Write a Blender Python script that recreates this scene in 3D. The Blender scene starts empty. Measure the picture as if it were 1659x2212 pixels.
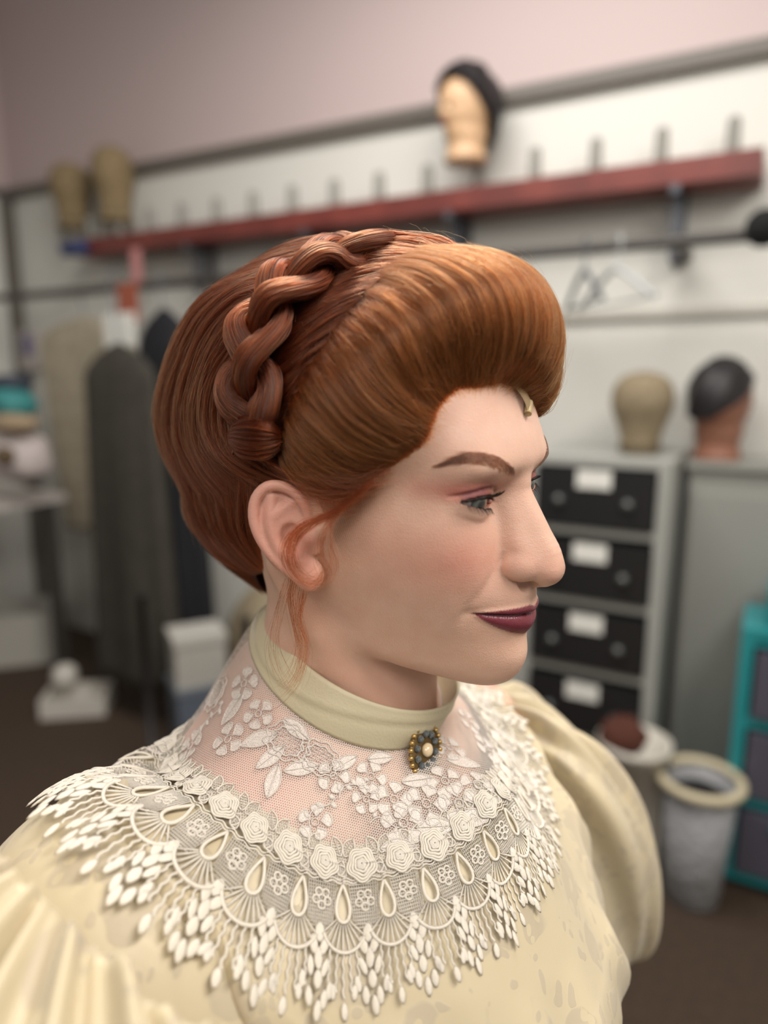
import bpy, bmesh, math, random
import numpy as np
from mathutils import Vector, Matrix

S = bpy.context.scene
COL = S.collection
random.seed(7)
RNG = np.random.default_rng(7)

# ------------------------------------------------------------------ camera
CAM_H = 1.30
FPX, CX, CY = 1534.0, 829.5, 1106.0
PITCH = math.radians(10.9)
cam_d = bpy.data.cameras.new('camera')
cam_d.sensor_fit = 'VERTICAL'
cam_d.sensor_height = 36.0
cam_d.lens = FPX / 2212.0 * 36.0
cam_d.clip_start = 0.02
cam_d.clip_end = 60
cam_d.dof.use_dof = True
cam_d.dof.focus_distance = 0.385
cam_d.dof.aperture_fstop = 2.5
cam_o = bpy.data.objects.new('camera', cam_d)
cam_o.location = (0, 0, CAM_H)
cam_o.rotation_euler = (math.radians(90) - PITCH, 0, 0)
COL.objects.link(cam_o)
S.camera = cam_o

# ------------------------------------------------------------------ light
S.cycles.denoising_prefilter = 'ACCURATE'
S.cycles.adaptive_threshold = 0.05
S.cycles.max_bounces = 6
S.cycles.diffuse_bounces = 2
S.cycles.glossy_bounces = 3
S.cycles.transmission_bounces = 5
S.cycles.transparent_max_bounces = 12
W = bpy.data.worlds.new('room_light')
S.world = W
W.use_nodes = True
W.node_tree.nodes['Background'].inputs[0].default_value = (0.80, 0.78, 0.76, 1)
W.node_tree.nodes['Background'].inputs[1].default_value = 0.29


def area(name, loc, target, sx, sy, power, color):
    d = bpy.data.lights.new(name, 'AREA')
    d.shape = 'RECTANGLE'
    d.size, d.size_y = sx, sy
    d.energy = power
    d.color = color
    o = bpy.data.objects.new(name, d)
    o.location = loc
    o.rotation_euler = (Vector(target) - Vector(loc)).to_track_quat('-Z', 'Y').to_euler()
    COL.objects.link(o)
    return o


area('ceiling_panel_front', (0.95, -0.15, 2.6), (0.1, 0.45, 1.2), 1.2, 0.6, 40, (1.0, 0.955, 0.90))
area('fill_light_side', (-0.35, -1.0, 2.5), (0.0, 0.45, 1.15), 1.2, 0.6, 23, (1.0, 0.955, 0.90))  # added frontal fill from behind the camera, lifts cheek and jaw; not a fixture
area('ceiling_panel_room', (-0.1, 1.3, 2.85), (0.0, 1.5, 0.0), 1.4, 0.8, 58, (1.0, 0.965, 0.92))

S.view_settings.view_transform = 'Standard'
S.view_settings.look = 'None'
S.view_settings.gamma = 1.0
S.view_settings.use_curve_mapping = False
S.view_settings.exposure = -0.38

# ------------------------------------------------------------------ pixel <-> space
CAMR = np.array([1.0, 0, 0])
CAMF = np.array([0, math.cos(PITCH), -math.sin(PITCH)])
CAMU = np.array([0, math.sin(PITCH), math.cos(PITCH)])
CAMP = np.array([0, 0, CAM_H])


def ray(px, py):
    return CAMR * (px - CX) / FPX - CAMU * (py - CY) / FPX + CAMF


def project(P):
    q = np.asarray(P, float) - CAMP
    z = q @ CAMF
    return np.stack([CX + FPX * (q @ CAMR) / z, CY - FPX * (q @ CAMU) / z], -1)


def pose(yaw, pit, rol, t):
    yaw, pit, rol = (math.radians(a) for a in (yaw, pit, rol))
    fwd = np.array([math.sin(yaw), -math.cos(yaw), 0])
    right = np.array([-math.cos(yaw), -math.sin(yaw), 0])
    up = np.array([0, 0, 1.0])
    f2 = fwd * math.cos(pit) + up * math.sin(pit)
    u2 = up * math.cos(pit) - fwd * math.sin(pit)
    r2 = right * math.cos(rol) + u2 * math.sin(rol)
    u3 = u2 * math.cos(rol) - right * math.sin(rol)
    return np.stack([r2, f2, u3], 1), np.array(t) + CAMP


# head frame in millimetres: x = her right, y = forward, z = up, origin between the ears
HA, HO = pose(56.0, -7.4, -1.6, (-0.0023, 0.4208, -0.0725))


def h2w(P):
    return (np.asarray(P, float) * 0.001) @ HA.T + HO


def w2h(P):
    return ((np.asarray(P, float) - HO) @ HA) * 1000.0


def px2h(px, py, xl):
    """pixel + distance from her middle plane (mm) -> head frame"""
    d = ray(px, py)
    r = HA[:, 0]
    t = (xl * 0.001 + (HO - CAMP) @ r) / (d @ r)
    return w2h(CAMP + t * d)


# ------------------------------------------------------------------ object helpers
def tag(o, label=None, cat=None, group=None, kind=None):
    if label: o['label'] = label
    if cat: o['category'] = cat
    if group: o['group'] = group
    if kind: o['kind'] = kind
    return o


def empty(name, loc, label=None, cat=None, group=None, rz=0.0):
    o = bpy.data.objects.new(name, None)
    o.location = loc
    o.rotation_euler = (0, 0, rz)
    o.empty_display_size = 0.05
    COL.objects.link(o)
    return tag(o, label, cat, group)


def link(name, me, mat=None, parent=None, smooth=True):
    if mat is not None:
        me.materials.append(mat)
    if smooth and len(me.polygons):
        me.polygons.foreach_set('use_smooth', np.ones(len(me.polygons), bool))
    o = bpy.data.objects.new(name, me)
    COL.objects.link(o)
    if parent is not None:
        o.parent = parent
    return o


def root_offset(parent):
    off = np.zeros(3)
    while parent is not None:
        off += np.array(parent.location)
        parent = parent.parent
    return off


def mesh_np(name, V, Fq, mat=None, parent=None, smooth=True, tris=None):
    """vertices in world metres; the parents' offset is taken off"""
    V = np.asarray(V, float)
    if parent is not None:
        V = V - root_offset(parent)
    me = bpy.data.meshes.new(name)
    faces = [] if Fq is None else (Fq.tolist() if isinstance(Fq, np.ndarray) else list(Fq))
    if tris is not None:
        faces = faces + np.asarray(tris).tolist()
    me.from_pydata(V.tolist(), [], faces)
    me.update()
    return link(name, me, mat, parent, smooth)


def grid_faces(n, m, close_n=False, close_m=False, base=0):
    i = np.arange(n if close_n else n - 1)
    j = np.arange(m if close_m else m - 1)
    I, J = np.meshgrid(i, j, indexing='ij')
    I2, J2 = (I + 1) % n, (J + 1) % m
    return (np.stack([I * m + J, I2 * m + J, I2 * m + J2, I * m + J2], -1).reshape(-1, 4) + base)


def catmull(P, n, closed=False):
    """resample control points (k,d) to n points on a centripetal-ish Catmull-Rom curve"""
    P = np.asarray(P, float)
    k = len(P)
    if closed:
        u = np.linspace(0, k, n, endpoint=False)
        i = np.floor(u).astype(int)
        t = (u - i)[:, None]
        p0, p1, p2, p3 = P[(i - 1) % k], P[i % k], P[(i + 1) % k], P[(i + 2) % k]
    else:
        E = np.vstack([2 * P[0] - P[1], P, 2 * P[-1] - P[-2]])
        u = np.linspace(0, k - 1, n)
        i = np.minimum(np.floor(u).astype(int), k - 2)
        t = (u - i)[:, None]
        p0, p1, p2, p3 = E[i], E[i + 1], E[i + 2], E[i + 3]
    return 0.5 * ((2 * p1) + (-p0 + p2) * t + (2 * p0 - 5 * p1 + 4 * p2 - p3) * t ** 2 + (-p0 + 3 * p1 - 3 * p2 + p3) * t ** 3)


def nrm(v):
    return v / np.maximum(np.linalg.norm(v, axis=-1, keepdims=True), 1e-12)


def frames(P, up=(0, 0, 1)):
    T = np.gradient(P, axis=0)
    T = nrm(T)
    N = np.cross(T, np.asarray(up, float))
    bad = np.linalg.norm(N, axis=1) < 1e-4
    N[bad] = np.cross(T[bad], [1, 0.3, 0])
    N = nrm(N)
    B = np.cross(N, T)
    return T, N, B


def tube_np(P, rad, seg=6, up=(0, 0, 1), cap=True):
    P = np.asarray(P, float)
    n = len(P)
    rad = np.broadcast_to(np.asarray(rad, float), (n,))
    # rotation-minimising frames
    T = nrm(np.gradient(P, axis=0))
    N = np.zeros_like(P)
    a = np.cross(T[0], up)
    if np.linalg.norm(a) < 1e-4: a = np.cross(T[0], [1, 0.2, 0])
    N[0] = a / np.linalg.norm(a)
    for i in range(1, n):
        v = N[i - 1] - T[i] * (N[i - 1] @ T[i])
        N[i] = v / max(np.linalg.norm(v), 1e-9)
    B = np.cross(T, N)
    a = np.linspace(0, 2 * np.pi, seg, endpoint=False)
    V = P[:, None] + rad[:, None, None] * (np.cos(a)[None, :, None] * N[:, None] + np.sin(a)[None, :, None] * B[:, None])
    Fq = grid_faces(n, seg, close_m=True)
    V = V.reshape(-1, 3)
    F = Fq.tolist()
    if cap:
        F.append(list(range(seg))[::-1])
        F.append([(n - 1) * seg + k for k in range(seg)])
    return V, F


class MB:
    """collects shapes into one mesh"""
    def __init__(self): self.V, self.F, self.n = [], [], 0
    def add(self, V, F):
        V = np.asarray(V, float)
        self.V.append(V)
        b = self.n
        self.F += [[int(i) + b for i in f] for f in F]
        self.n += len(V)
        return self
    def tube(self, P, rad, seg=6, **k): return self.add(*tube_np(P, rad, seg, **k))
    def box(self, lo, hi):
        x0, y0, z0 = lo; x1, y1, z1 = hi
        V = [(x0, y0, z0), (x1, y0, z0), (x1, y1, z0), (x0, y1, z0), (x0, y0, z1), (x1, y0, z1), (x1, y1, z1), (x0, y1, z1)]
        return self.add(V, [(0, 3, 2, 1), (4, 5, 6, 7), (0, 1, 5, 4), (1, 2, 6, 5), (2, 3, 7, 6), (3, 0, 4, 7)])
    def ball(self, c, r, n=10, m=6):
        r = np.broadcast_to(np.asarray(r, float), (3,))
        a = np.linspace(0, 2 * np.pi, n, endpoint=False)
        b = np.linspace(-np.pi / 2, np.pi / 2, m + 1)[1:-1]
        B, A = np.meshgrid(b, a, indexing='ij')
        V = np.stack([np.cos(B) * np.cos(A), np.cos(B) * np.sin(A), np.sin(B)], -1).reshape(-1, 3)
        V = np.vstack([V, [[0, 0, -1], [0, 0, 1]]]) * r + np.asarray(c, float)
        F = grid_faces(m - 1, n, close_m=True)[:, ::-1].tolist()
        k = (m - 1) * n
        F += [[k, (j + 1) % n, j] for j in range(n)]
        F += [[k + 1, (m - 2) * n + j, (m - 2) * n + (j + 1) % n] for j in range(n)]
        return self.add(V, F)
    def rev(self, prof, n=20, c=(0, 0, 0)):
        """lathe about z; prof = [(r,z)...]"""
        prof = np.asarray(prof, float)
        a = np.linspace(0, 2 * np.pi, n, endpoint=False)
        V = np.stack([prof[:, None, 0] * np.cos(a), prof[:, None, 0] * np.sin(a), np.broadcast_to(prof[:, None, 1], (len(prof), n))], -1).reshape(-1, 3) + np.asarray(c, float)
        F = grid_faces(len(prof), n, close_m=True)[:, ::-1].tolist()
        F.append(list(range(n))[::-1]); F.append([(len(prof) - 1) * n + j for j in range(n)])
        return self.add(V, F)
    def build(self, name, mat=None, parent=None, smooth=True, M=None):
        V = np.vstack(self.V)
        if M is not None:
            V = V @ np.asarray(M)[:3, :3].T + np.asarray(M)[:3, 3]
        return mesh_np(name, V, self.F, mat, parent, smooth)


# ------------------------------------------------------------------ materials
MATS = {}


def mat(name, color=(0.8, 0.8, 0.8), rough=0.5, metal=0.0, spec=0.5, noise=None, bump=None, sss=0.0, sss_r=(1, 0.4, 0.25), sss_s=0.004, trans=0.0, alpha=1.0, sheen=0.0, coat=0.0):
    if name in MATS: return MATS[name]
    m = bpy.data.materials.new(name)
    m.use_nodes = True
    nt = m.node_tree
    b = nt.nodes['Principled BSDF']
    b.inputs['Base Color'].default_value = (*color, 1)
    b.inputs['Roughness'].default_value = rough
    b.inputs['Metallic'].default_value = metal
    b.inputs['Specular IOR Level'].default_value = spec
    b.inputs['Subsurface Weight'].default_value = sss
    b.inputs['Subsurface Radius'].default_value = sss_r
    b.inputs['Subsurface Scale'].default_value = sss_s
    b.inputs['Transmission Weight'].default_value = trans
    b.inputs['Alpha'].default_value = alpha
    b.inputs['Sheen Weight'].default_value = sheen
    b.inputs['Coat Weight'].default_value = coat
    if noise:
        sc, col2, lo, hi = noise
        tc = nt.nodes.new('ShaderNodeTexCoord')
        n = nt.nodes.new('ShaderNodeTexNoise'); n.inputs['Scale'].default_value = sc; n.inputs['Detail'].default_value = 4
        mr = nt.nodes.new('ShaderNodeMapRange'); mr.inputs[1].default_value = lo; mr.inputs[2].default_value = hi
        mx = nt.nodes.new('ShaderNodeMix'); mx.data_type = 'RGBA'
        mx.inputs[6].default_value = (*color, 1); mx.inputs[7].default_value = (*col2, 1)
        nt.links.new(tc.outputs['Object'], n.inputs['Vector'])
        nt.links.new(n.outputs['Fac'], mr.inputs[0]); nt.links.new(mr.outputs[0], mx.inputs[0])
        nt.links.new(mx.outputs[2], b.inputs['Base Color'])
    if bump:
        sc, st, ds = bump
        tc = nt.nodes.new('ShaderNodeTexCoord')
        n = nt.nodes.new('ShaderNodeTexNoise'); n.inputs['Scale'].default_value = sc; n.inputs['Detail'].default_value = 3
        bp = nt.nodes.new('ShaderNodeBump'); bp.inputs['Strength'].default_value = st; bp.inputs['Distance'].default_value = ds
        nt.links.new(tc.outputs['Object'], n.inputs['Vector'])
        nt.links.new(n.outputs['Fac'], bp.inputs['Height']); nt.links.new(bp.outputs[0], b.inputs['Normal'])
    MATS[name] = m
    return m


def srgb(r, g, b):
    f = lambda c: (c / 255 / 12.92) if c / 255 <= 0.04045 else ((c / 255 + 0.055) / 1.055) ** 2.4
    return (f(r), f(g), f(b))
# ================================================================== the workroom behind her
WD = 2.66
WDIR = np.array([-0.875, 0.4841, 0.0])          # along the back wall, to the left
WN = np.array([-0.4841, -0.875, 0.0])           # out of the back wall into the room
WP0 = np.array([0, WD, 0.0])


def wp(s, o, z):
    s, o, z = np.broadcast_arrays(np.asarray(s, float), np.asarray(o, float), np.asarray(z, float))
    return WP0 + s[..., None] * WDIR + o[..., None] * WN + z[..., None] * np.array([0, 0, 1.0])


def wall_hit(px, py, o=0.0):
    """pixel -> (s, z) on the plane o metres in front of the back wall"""
    d = ray(px, py)
    t = ((WP0 + o * WN - CAMP) @ WN) / (d @ WN)
    p = CAMP + t * d
    return float((p - WP0) @ WDIR), float(p[2])


def floor_hit(px, py):
    d = ray(px, py)
    return CAMP + d * (-CAM_H / d[2])


def so(p):
    """world -> (s, o)"""
    return float((np.asarray(p) - WP0) @ WDIR), float((np.asarray(p) - WP0) @ WN)


WM = np.eye(4); WM[:3, 0] = WDIR; WM[:3, 1] = WN; WM[:3, 2] = (0, 0, 1); WM[:3, 3] = WP0     # wall frame (s, o, z); mirrored, so faces are flipped back


class WB(MB):
    """MB whose shapes are given in wall coordinates (s, o, z)"""
    def build(self, name, mat_=None, parent=None, smooth=False):
        V = np.vstack(self.V)
        V = wp(V[:, 0], V[:, 1], V[:, 2])
        self.F = [f[::-1] for f in self.F]
        return mesh_np(name, V, self.F, mat_, parent, smooth)


def wroot(name, s, o, z, label, cat, group=None):
    return empty(name, tuple(wp(s, o, z)), label, cat, group)


def st_(o):
    o['kind'] = 'structure'
    return o


# ---- walls and floor
zr0 = wall_hit(1659, 118, 0.02)[1]; zr_top = wall_hit(1659, 92, 0.02)[1]
M_WALL = bpy.data.materials.new('wall_paint'); M_WALL.use_nodes = True
nt = M_WALL.node_tree; bs = nt.nodes['Principled BSDF']; bs.inputs['Roughness'].default_value = 0.6
ge = nt.nodes.new('ShaderNodeNewGeometry'); sx = nt.nodes.new('ShaderNodeSeparateXYZ'); nt.links.new(ge.outputs['Position'], sx.inputs[0])
gt = nt.nodes.new('ShaderNodeMath'); gt.operation = 'GREATER_THAN'; gt.inputs[1].default_value = zr0; nt.links.new(sx.outputs['Z'], gt.inputs[0])
nz = nt.nodes.new('ShaderNodeTexNoise'); nz.inputs['Scale'].default_value = 1.5
mw = nt.nodes.new('ShaderNodeMix'); mw.data_type = 'RGBA'; mw.inputs[6].default_value = (*srgb(222, 220, 212), 1); mw.inputs[7].default_value = (*srgb(214, 212, 204), 1)
nt.links.new(nz.outputs['Fac'], mw.inputs[0])
mx = nt.nodes.new('ShaderNodeMix'); mx.data_type = 'RGBA'; mx.inputs[7].default_value = (*srgb(196, 177, 174), 1)
nt.links.new(gt.outputs[0], mx.inputs[0]); nt.links.new(mw.outputs[2], mx.inputs[6]); nt.links.new(mx.outputs[2], bs.inputs['Base Color'])
S_L = wall_hit(36, 600)[0]; S_R = -2.7
wb = WB(); wb.box((S_R, -0.1, 0), (S_L, 0, 3.2)); tag(wb.build('wall_back', M_WALL), 'white wall with a mauve band above the dark rail', 'wall', kind='structure')
wb = WB(); wb.box((S_L, -0.1, 0), (S_L + 0.1, 2.6, 3.2)); tag(wb.build('wall_left', M_WALL), 'white and mauve side wall left of the clothes rail', 'wall', kind='structure')
wb = WB(); wb.box((S_R - 0.1, -0.1, 0), (S_R, 2.6, 3.2)); tag(wb.build('wall_right', M_WALL), 'white and mauve side wall beyond the grey cabinet', 'wall', kind='structure')
mb = MB(); mb.box((-3.4, -1.5, -0.05), (4.2, 5.2, 0.0))
tag(mb.build('floor', mat('carpet', srgb(72, 56, 42), 0.95, noise=(60, srgb(54, 41, 31), 0.35, 0.7), bump=(300, 0.4, 0.004)), None, False), 'dark brown carpeted floor of the workroom', 'floor', kind='structure')
M_DARK = mat('dark_steel', srgb(74, 70, 66), 0.45, metal=0.3)
wb = WB(); wb.box((S_R, 0.0, zr0), (S_L, 0.035, zr_top + 0.012)); tag(wb.build('trim_1', mat('rail_grey', srgb(104, 98, 90), 0.5)), 'dark grey rail between mauve and white wall', 'rail', kind='structure')
wb = WB(); wb.box((S_L - 0.012, 0.0, zr0), (S_L + 0.001, 2.4, zr_top + 0.012)); tag(wb.build('trim_2', MATS['rail_grey']), 'dark grey rail running along the side wall', 'rail', kind='structure')
sm, zm = wall_hit(1430, 677, 0.0)
wb = WB(); wb.box((S_R, 0.0, zm - 0.012), (sm + 1.2, 0.018, zm + 0.012)); tag(wb.build('trim_3', mat('moulding', srgb(190, 186, 176), 0.5)), 'thin pale moulding across the white wall', 'moulding', kind='structure')
wb = WB(); wb.box((S_L - 0.035, 0.0, 0.0), (S_L - 0.0, 0.06, zr0)); tag(wb.build('trim_4', MATS['rail_grey']), 'grey upright post in the corner of the walls', 'post', kind='structure')

# ---- red shelf with pegs
SH_O = 0.16
s_r, z_r = wall_hit(1648, 352, SH_O); s_l, z_l = wall_hit(150, 533, SH_O)
z_sh = 0.5 * (z_r + z_l)
SHELF = wroot('peg_shelf', 0.5 * (s_r + s_l), 0, z_sh, 'long red-brown shelf board with upright pegs on the white wall', 'shelf')
M_RED = mat('red_paint', srgb(122, 58, 50), 0.45, noise=(8, srgb(104, 48, 42), 0.4, 0.6))
wb = WB(); wb.box((s_r, 0.0, z_sh - 0.032), (s_l, SH_O, z_sh + 0.032)); wb.build('board', M_RED, SHELF)
M_PEG = mat('peg_grey', srgb(140, 138, 130), 0.5)
PEGS = [1575, 1420, 1276, 1140, 1024, 910, 808, 714, 624, 546, 466, 397, 330, 268, 212, 160]
peg_s = []
sp = [wall_hit(x, 400, SH_O * 0.55)[0] for x in PEGS[:11]]
step = np.mean(np.diff([q for q in sp]))
for k in range(16):
    s = sp[0] + step * k
    peg_s.append(s)
    b = MB(); b.rev([(0.020, 0), (0.020, 0.004), (0.017, 0.09), (0.016, 0.098), (0.009, 0.104)], 12, c=(0, 0, 0))
    V = b.V[0]; p0 = wp(s, SH_O * 0.55, z_sh + 0.032)
    mesh_np('peg', V + p0, b.F, M_PEG, SHELF)
for x in (1462, 985, 675, 420):
    s, _ = wall_hit(x, 450, SH_O * 0.6)
    wb = WB(); wb.box((s - 0.016, 0.0, z_sh - 0.22), (s + 0.016, 0.02, z_sh - 0.032)); wb.box((s - 0.012, 0.02, z_sh - 0.055), (s + 0.012, SH_O, z_sh - 0.032))
    wb.box((s - 0.012, 0.07, z_sh - 0.215), (s + 0.012, 0.10, z_sh - 0.04))
    wb.build('bracket', mat('bracket_grey', srgb(96, 98, 104), 0.4, metal=0.5), SHELF)

# ---- clothes rail under it
RAIL_O = 0.26
s_a, z_a = wall_hit(1659, 507, RAIL_O); s_b, z_b = wall_hit(120, 628, RAIL_O)
z_ra = wall_hit(1450, 522, RAIL_O)[1]
RAIL = wroot('clothes_rail', 0.5 * (s_a + s_b), 0, z_ra, 'dark steel clothes rail fixed below the red shelf', 'clothes rail')
P = wp(np.linspace(s_a - 0.5, S_L - 0.02, 30), RAIL_O, z_ra)
mb = MB(); mb.tube(P, 0.017, 10); mb.build('pipe', M_DARK, RAIL)
for x in (1462, 985, 420):
    s, _ = wall_hit(x, 500, RAIL_O)
    wb = WB(); wb.box((s - 0.012, 0.0, z_ra - 0.012), (s + 0.012, RAIL_O, z_ra + 0.012)); wb.build('support_arm', M_DARK, RAIL)


# ---- heads
def head_shape(mb, h=0.24, w=0.15, neck=0.055, face=True, n=28, m=26):
    """head on a neck, base at z=0, facing +y; returns vertices"""
    z = np.linspace(0, 1, m)
    prof = np.interp(z, [0, .05, .18, .27, .36, .5, .65, .8, .92, .98, 1.0], [neck * 1.25, neck * 1.12, neck, neck * 1.15, w * .40, w * .47, w * .5, w * .48, w * .34, w * .17, 0.004])
    a = np.linspace(0, 2 * np.pi, n, endpoint=False)
    Z, A = np.meshgrid(z, a, indexing='ij')
    r = prof[:, None] * np.ones_like(A)
    dep = 1 + 0.22 * np.clip((Z - .25) / .2, 0, 1)
    x = r * np.cos(A); y = r * np.sin(A) * dep
    if face:
        f = np.clip(np.sin(A), 0, 1)
        y += 0.022 * np.exp(-((Z - .50) / .06) ** 2) * np.exp(-((A - np.pi / 2) / .22) ** 2)     # nose
        y += 0.008 * np.exp(-((Z - .33) / .05) ** 2) * f ** 3                                     # chin
        y -= 0.008 * np.exp(-((Z - .57) / .035) ** 2) * (np.exp(-((A - np.pi / 2 - .5) / .22) ** 2) + np.exp(-((A - np.pi / 2 + .5) / .22) ** 2))
    V = np.stack([x, y, Z * h], -1).reshape(-1, 3)
    F = grid_faces(m, n, close_m=True)[:, ::-1].tolist(); F.append(list(range(n))[::-1]); F.append([(m - 1) * n + j for j in range(n)])
    mb.add(V, F)
    return mb


def rotz(a):
    c, s = math.cos(a), math.sin(a)
    return np.array([[c, -s, 0, 0], [s, c, 0, 0], [0, 0, 1, 0], [0, 0, 0, 1.0]])


def M_at(p, a=0.0, sc=1.0):
    M = rotz(a); M[:3, :3] *= sc; M[:3, 3] = p
    return M


def wig_cap(n=26, m=16, h=0.24, w=0.15, grow=1.16, front=0.30, back=0.75, curl=0.0, rg=None):
    """shell of hair over the head; lower edge high at the face, low at the back"""
    mb = MB()
    a = np.linspace(0, 2 * np.pi, n, endpoint=False); t = np.linspace(0, 1, m)
    T, A = np.meshgrid(t, a, indexing='ij')
    low = 0.5 + 0.5 * np.sin(A)          # 1 at the face (+y)
    th = T * (np.pi * (front * low + back * (1 - low)))
    rx, ry, rz = w * .5 * grow, w * .61 * grow, h * .40 * grow
    bump = 1 + 0.05 * np.sin(7 * A + 9 * T) + curl * np.sin(13 * A + 17 * T)
    x = rx * np.sin(th) * np.cos(A) * bump; y = ry * np.sin(th) * np.sin(A) * bump; z = h * 0.62 + rz * np.cos(th) * bump
    z = np.where(z < h * .62, h * .62 + (z - h * .62) * 1.1, z)
    V = np.stack([x, y, z], -1).reshape(-1, 3)
    mb.add(V, grid_faces(m, n, close_m=True)[:, ::-1])
    mb.add(V * [0.9, 0.9, 1] + [0, 0, -0.004], grid_faces(m, n, close_m=True))
    return mb


M_CANVAS = mat('canvas', srgb(150, 130, 96), 0.85, noise=(40, srgb(128, 110, 80), 0.4, 0.65))
M_BLK = mat('black_hair', srgb(26, 22, 24), 0.5)
M_FLESH = mat('mannequin_skin', srgb(206, 168, 130), 0.45)
M_BROWN = mat('mannequin_brown', srgb(140, 94, 74), 0.5)
M_MARK = mat('painted_features', srgb(84, 52, 46), 0.5)
M_LIPS = mat('painted_lips', srgb(150, 60, 60), 0.4)


def face_marks(root, M, h, w):
    for sx in (-1, 1):
        b = MB(); b.ball((sx * w * .19, w * .585, h * .575), (w * .085, .004, h * .018), 10, 5); b.build('painted_eye', M_MARK, root, M=M)
    b = MB(); b.ball((0, w * .60, h * .405), (w * .12, .005, h * .02), 10, 5); b.build('painted_mouth', M_LIPS, root, M=M)


# mannequin head with a dark wig on the shelf
s, z = wall_hit(1022, 372, SH_O * 0.55)
p = wp(s, SH_O * 0.55 + .06, z_sh + 0.105); r = empty('mannequin_head', tuple(p), 'pale mannequin head with a dark bobbed wig standing on the red shelf', 'mannequin head')
Mh = M_at(p, math.radians(122)); head_shape(MB(), 0.245, 0.15).build('head', M_FLESH, r, M=Mh); wig_cap(h=0.245, w=0.15, grow=1.30, front=.25, back=.80).build('wig', M_BLK, r, M=Mh); face_marks(r, Mh, .245, .15)
# canvas heads at the left end of the shelf
for x, lab, hh in ((160, 'canvas block head at the left end of the red shelf', .27), (252, 'canvas block head second from the left end of the red shelf', .30)):
    s, z = wall_hit(x, 490, SH_O * 0.55)
    p = wp(s, SH_O * 0.55, z_sh + 0.10); r = empty('canvas_head', tuple(p), lab, 'mannequin head', 'canvas heads on the red shelf')
    Mh = M_at(p, math.radians(170)); head_shape(MB(), hh, .165, .06, False).build('head', M_CANVAS, r, M=Mh)
    b = MB(); b.rev([(0.061, .002), (0.066, .006), (0.066, .03), (0.06, .034)], 24); b.build('neck_binding', mat('binding', srgb(96, 84, 62), 0.8), r, M=Mh)

# ---- drawer tower
TO_O = 0.42
s1, zt = wall_hit(1452, 1000, TO_O); s0, _ = wall_hit(1138, 1000, TO_O)
TOW = wroot('drawer_tower', 0.5 * (s0 + s1), TO_O / 2 + 0.02, 0, 'grey framed tower of black drawers with white labels beside the wall', 'drawer unit')
M_FRAME = mat('frame_grey', srgb(164, 164, 158), 0.5)
M_DRAWER = mat('black_drawer', srgb(34, 33, 34), 0.35, spec=0.5)
fw = 0.030
wb = WB()
wb.box((s1, 0.03, zt - 0.02), (s0, TO_O, zt)); wb.box((s1, 0.03, 0.02), (s1 + fw, TO_O, zt - 0.02)); wb.box((s0 - fw, 0.03, 0.02), (s0, TO_O, zt - 0.02)); wb.box((s1 + fw, 0.03, 0.0), (s0 - fw, 0.05, zt - .02))
wb.box((s1 + fw, 0.05, 0.0), (s0 - fw, TO_O, 0.03))
_, zb1 = wall_hit(1420, 1165, TO_O)
pitch = zt - zb1
nd = max(int((zt - 0.05) / pitch), 3)
for k in range(1, nd + 1):
    zz = zt - pitch * k
    if zz > 0.04: wb.box((s1 + fw, 0.05, zz - 0.008), (s0 - fw, TO_O, zz + 0.012))
wb.build('frame', M_FRAME, TOW)
for k in range(nd):
    z1 = zt - pitch * k - 0.026; z0 = zt - pitch * (k + 1) + 0.018
    wb = WB(); wb.box((s1 + fw + .004, 0.06, z0), (s0 - fw - .004, TO_O + 0.012, z1)); dr = wb.build('drawer', M_DRAWER, TOW)
    sc = 0.5 * (s0 + s1)
    for q in (-0.24, 0.24):
        b = MB(); b.ball((0, 0, 0), 0.014, 12, 6); p = wp(sc + q * (s0 - s1), TO_O + 0.02, 0.5 * (z0 + z1) - 0.01)
        mesh_np('knob', b.V[0] + p, b.F, mat('knob_grey', srgb(112, 112, 110), 0.3, metal=0.5), dr)
    wb = WB(); wb.box((sc - 0.045, TO_O + 0.012, z1 - 0.052), (sc + 0.045, TO_O + 0.015, z1 - 0.004)); lb = wb.build('label_card', mat('white_card', srgb(232, 230, 222), 0.6), dr)
# block head on the tower
s, _ = wall_hit(1380, 985, TO_O * 0.55); p = wp(s, TO_O * .55, zt)
r = empty('block_head', tuple(p), 'plain canvas wig block standing on the drawer tower', 'wig block')
b = MB(); pr = np.array([(0.050, 0), (0.052, 0.01), (0.053, 0.04), (0.066, 0.085), (0.081, 0.125), (0.084, 0.155), (0.076, 0.19), (0.055, 0.214), (0.025, 0.225), (0.002, 0.228)]); b.rev(catmull(pr, 26), 28); b.build('block', mat('wig_block_canvas', srgb(146, 130, 104), 0.8, noise=(50, srgb(126, 112, 88), .4, .65)), r, M=M_at(p))
b = MB(); b.rev([(0.0545, 0.008), (0.056, 0.010), (0.056, 0.026), (0.0545, 0.03)], 24); b.build('base_band', MATS['binding'], r, M=M_at(p))

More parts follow.
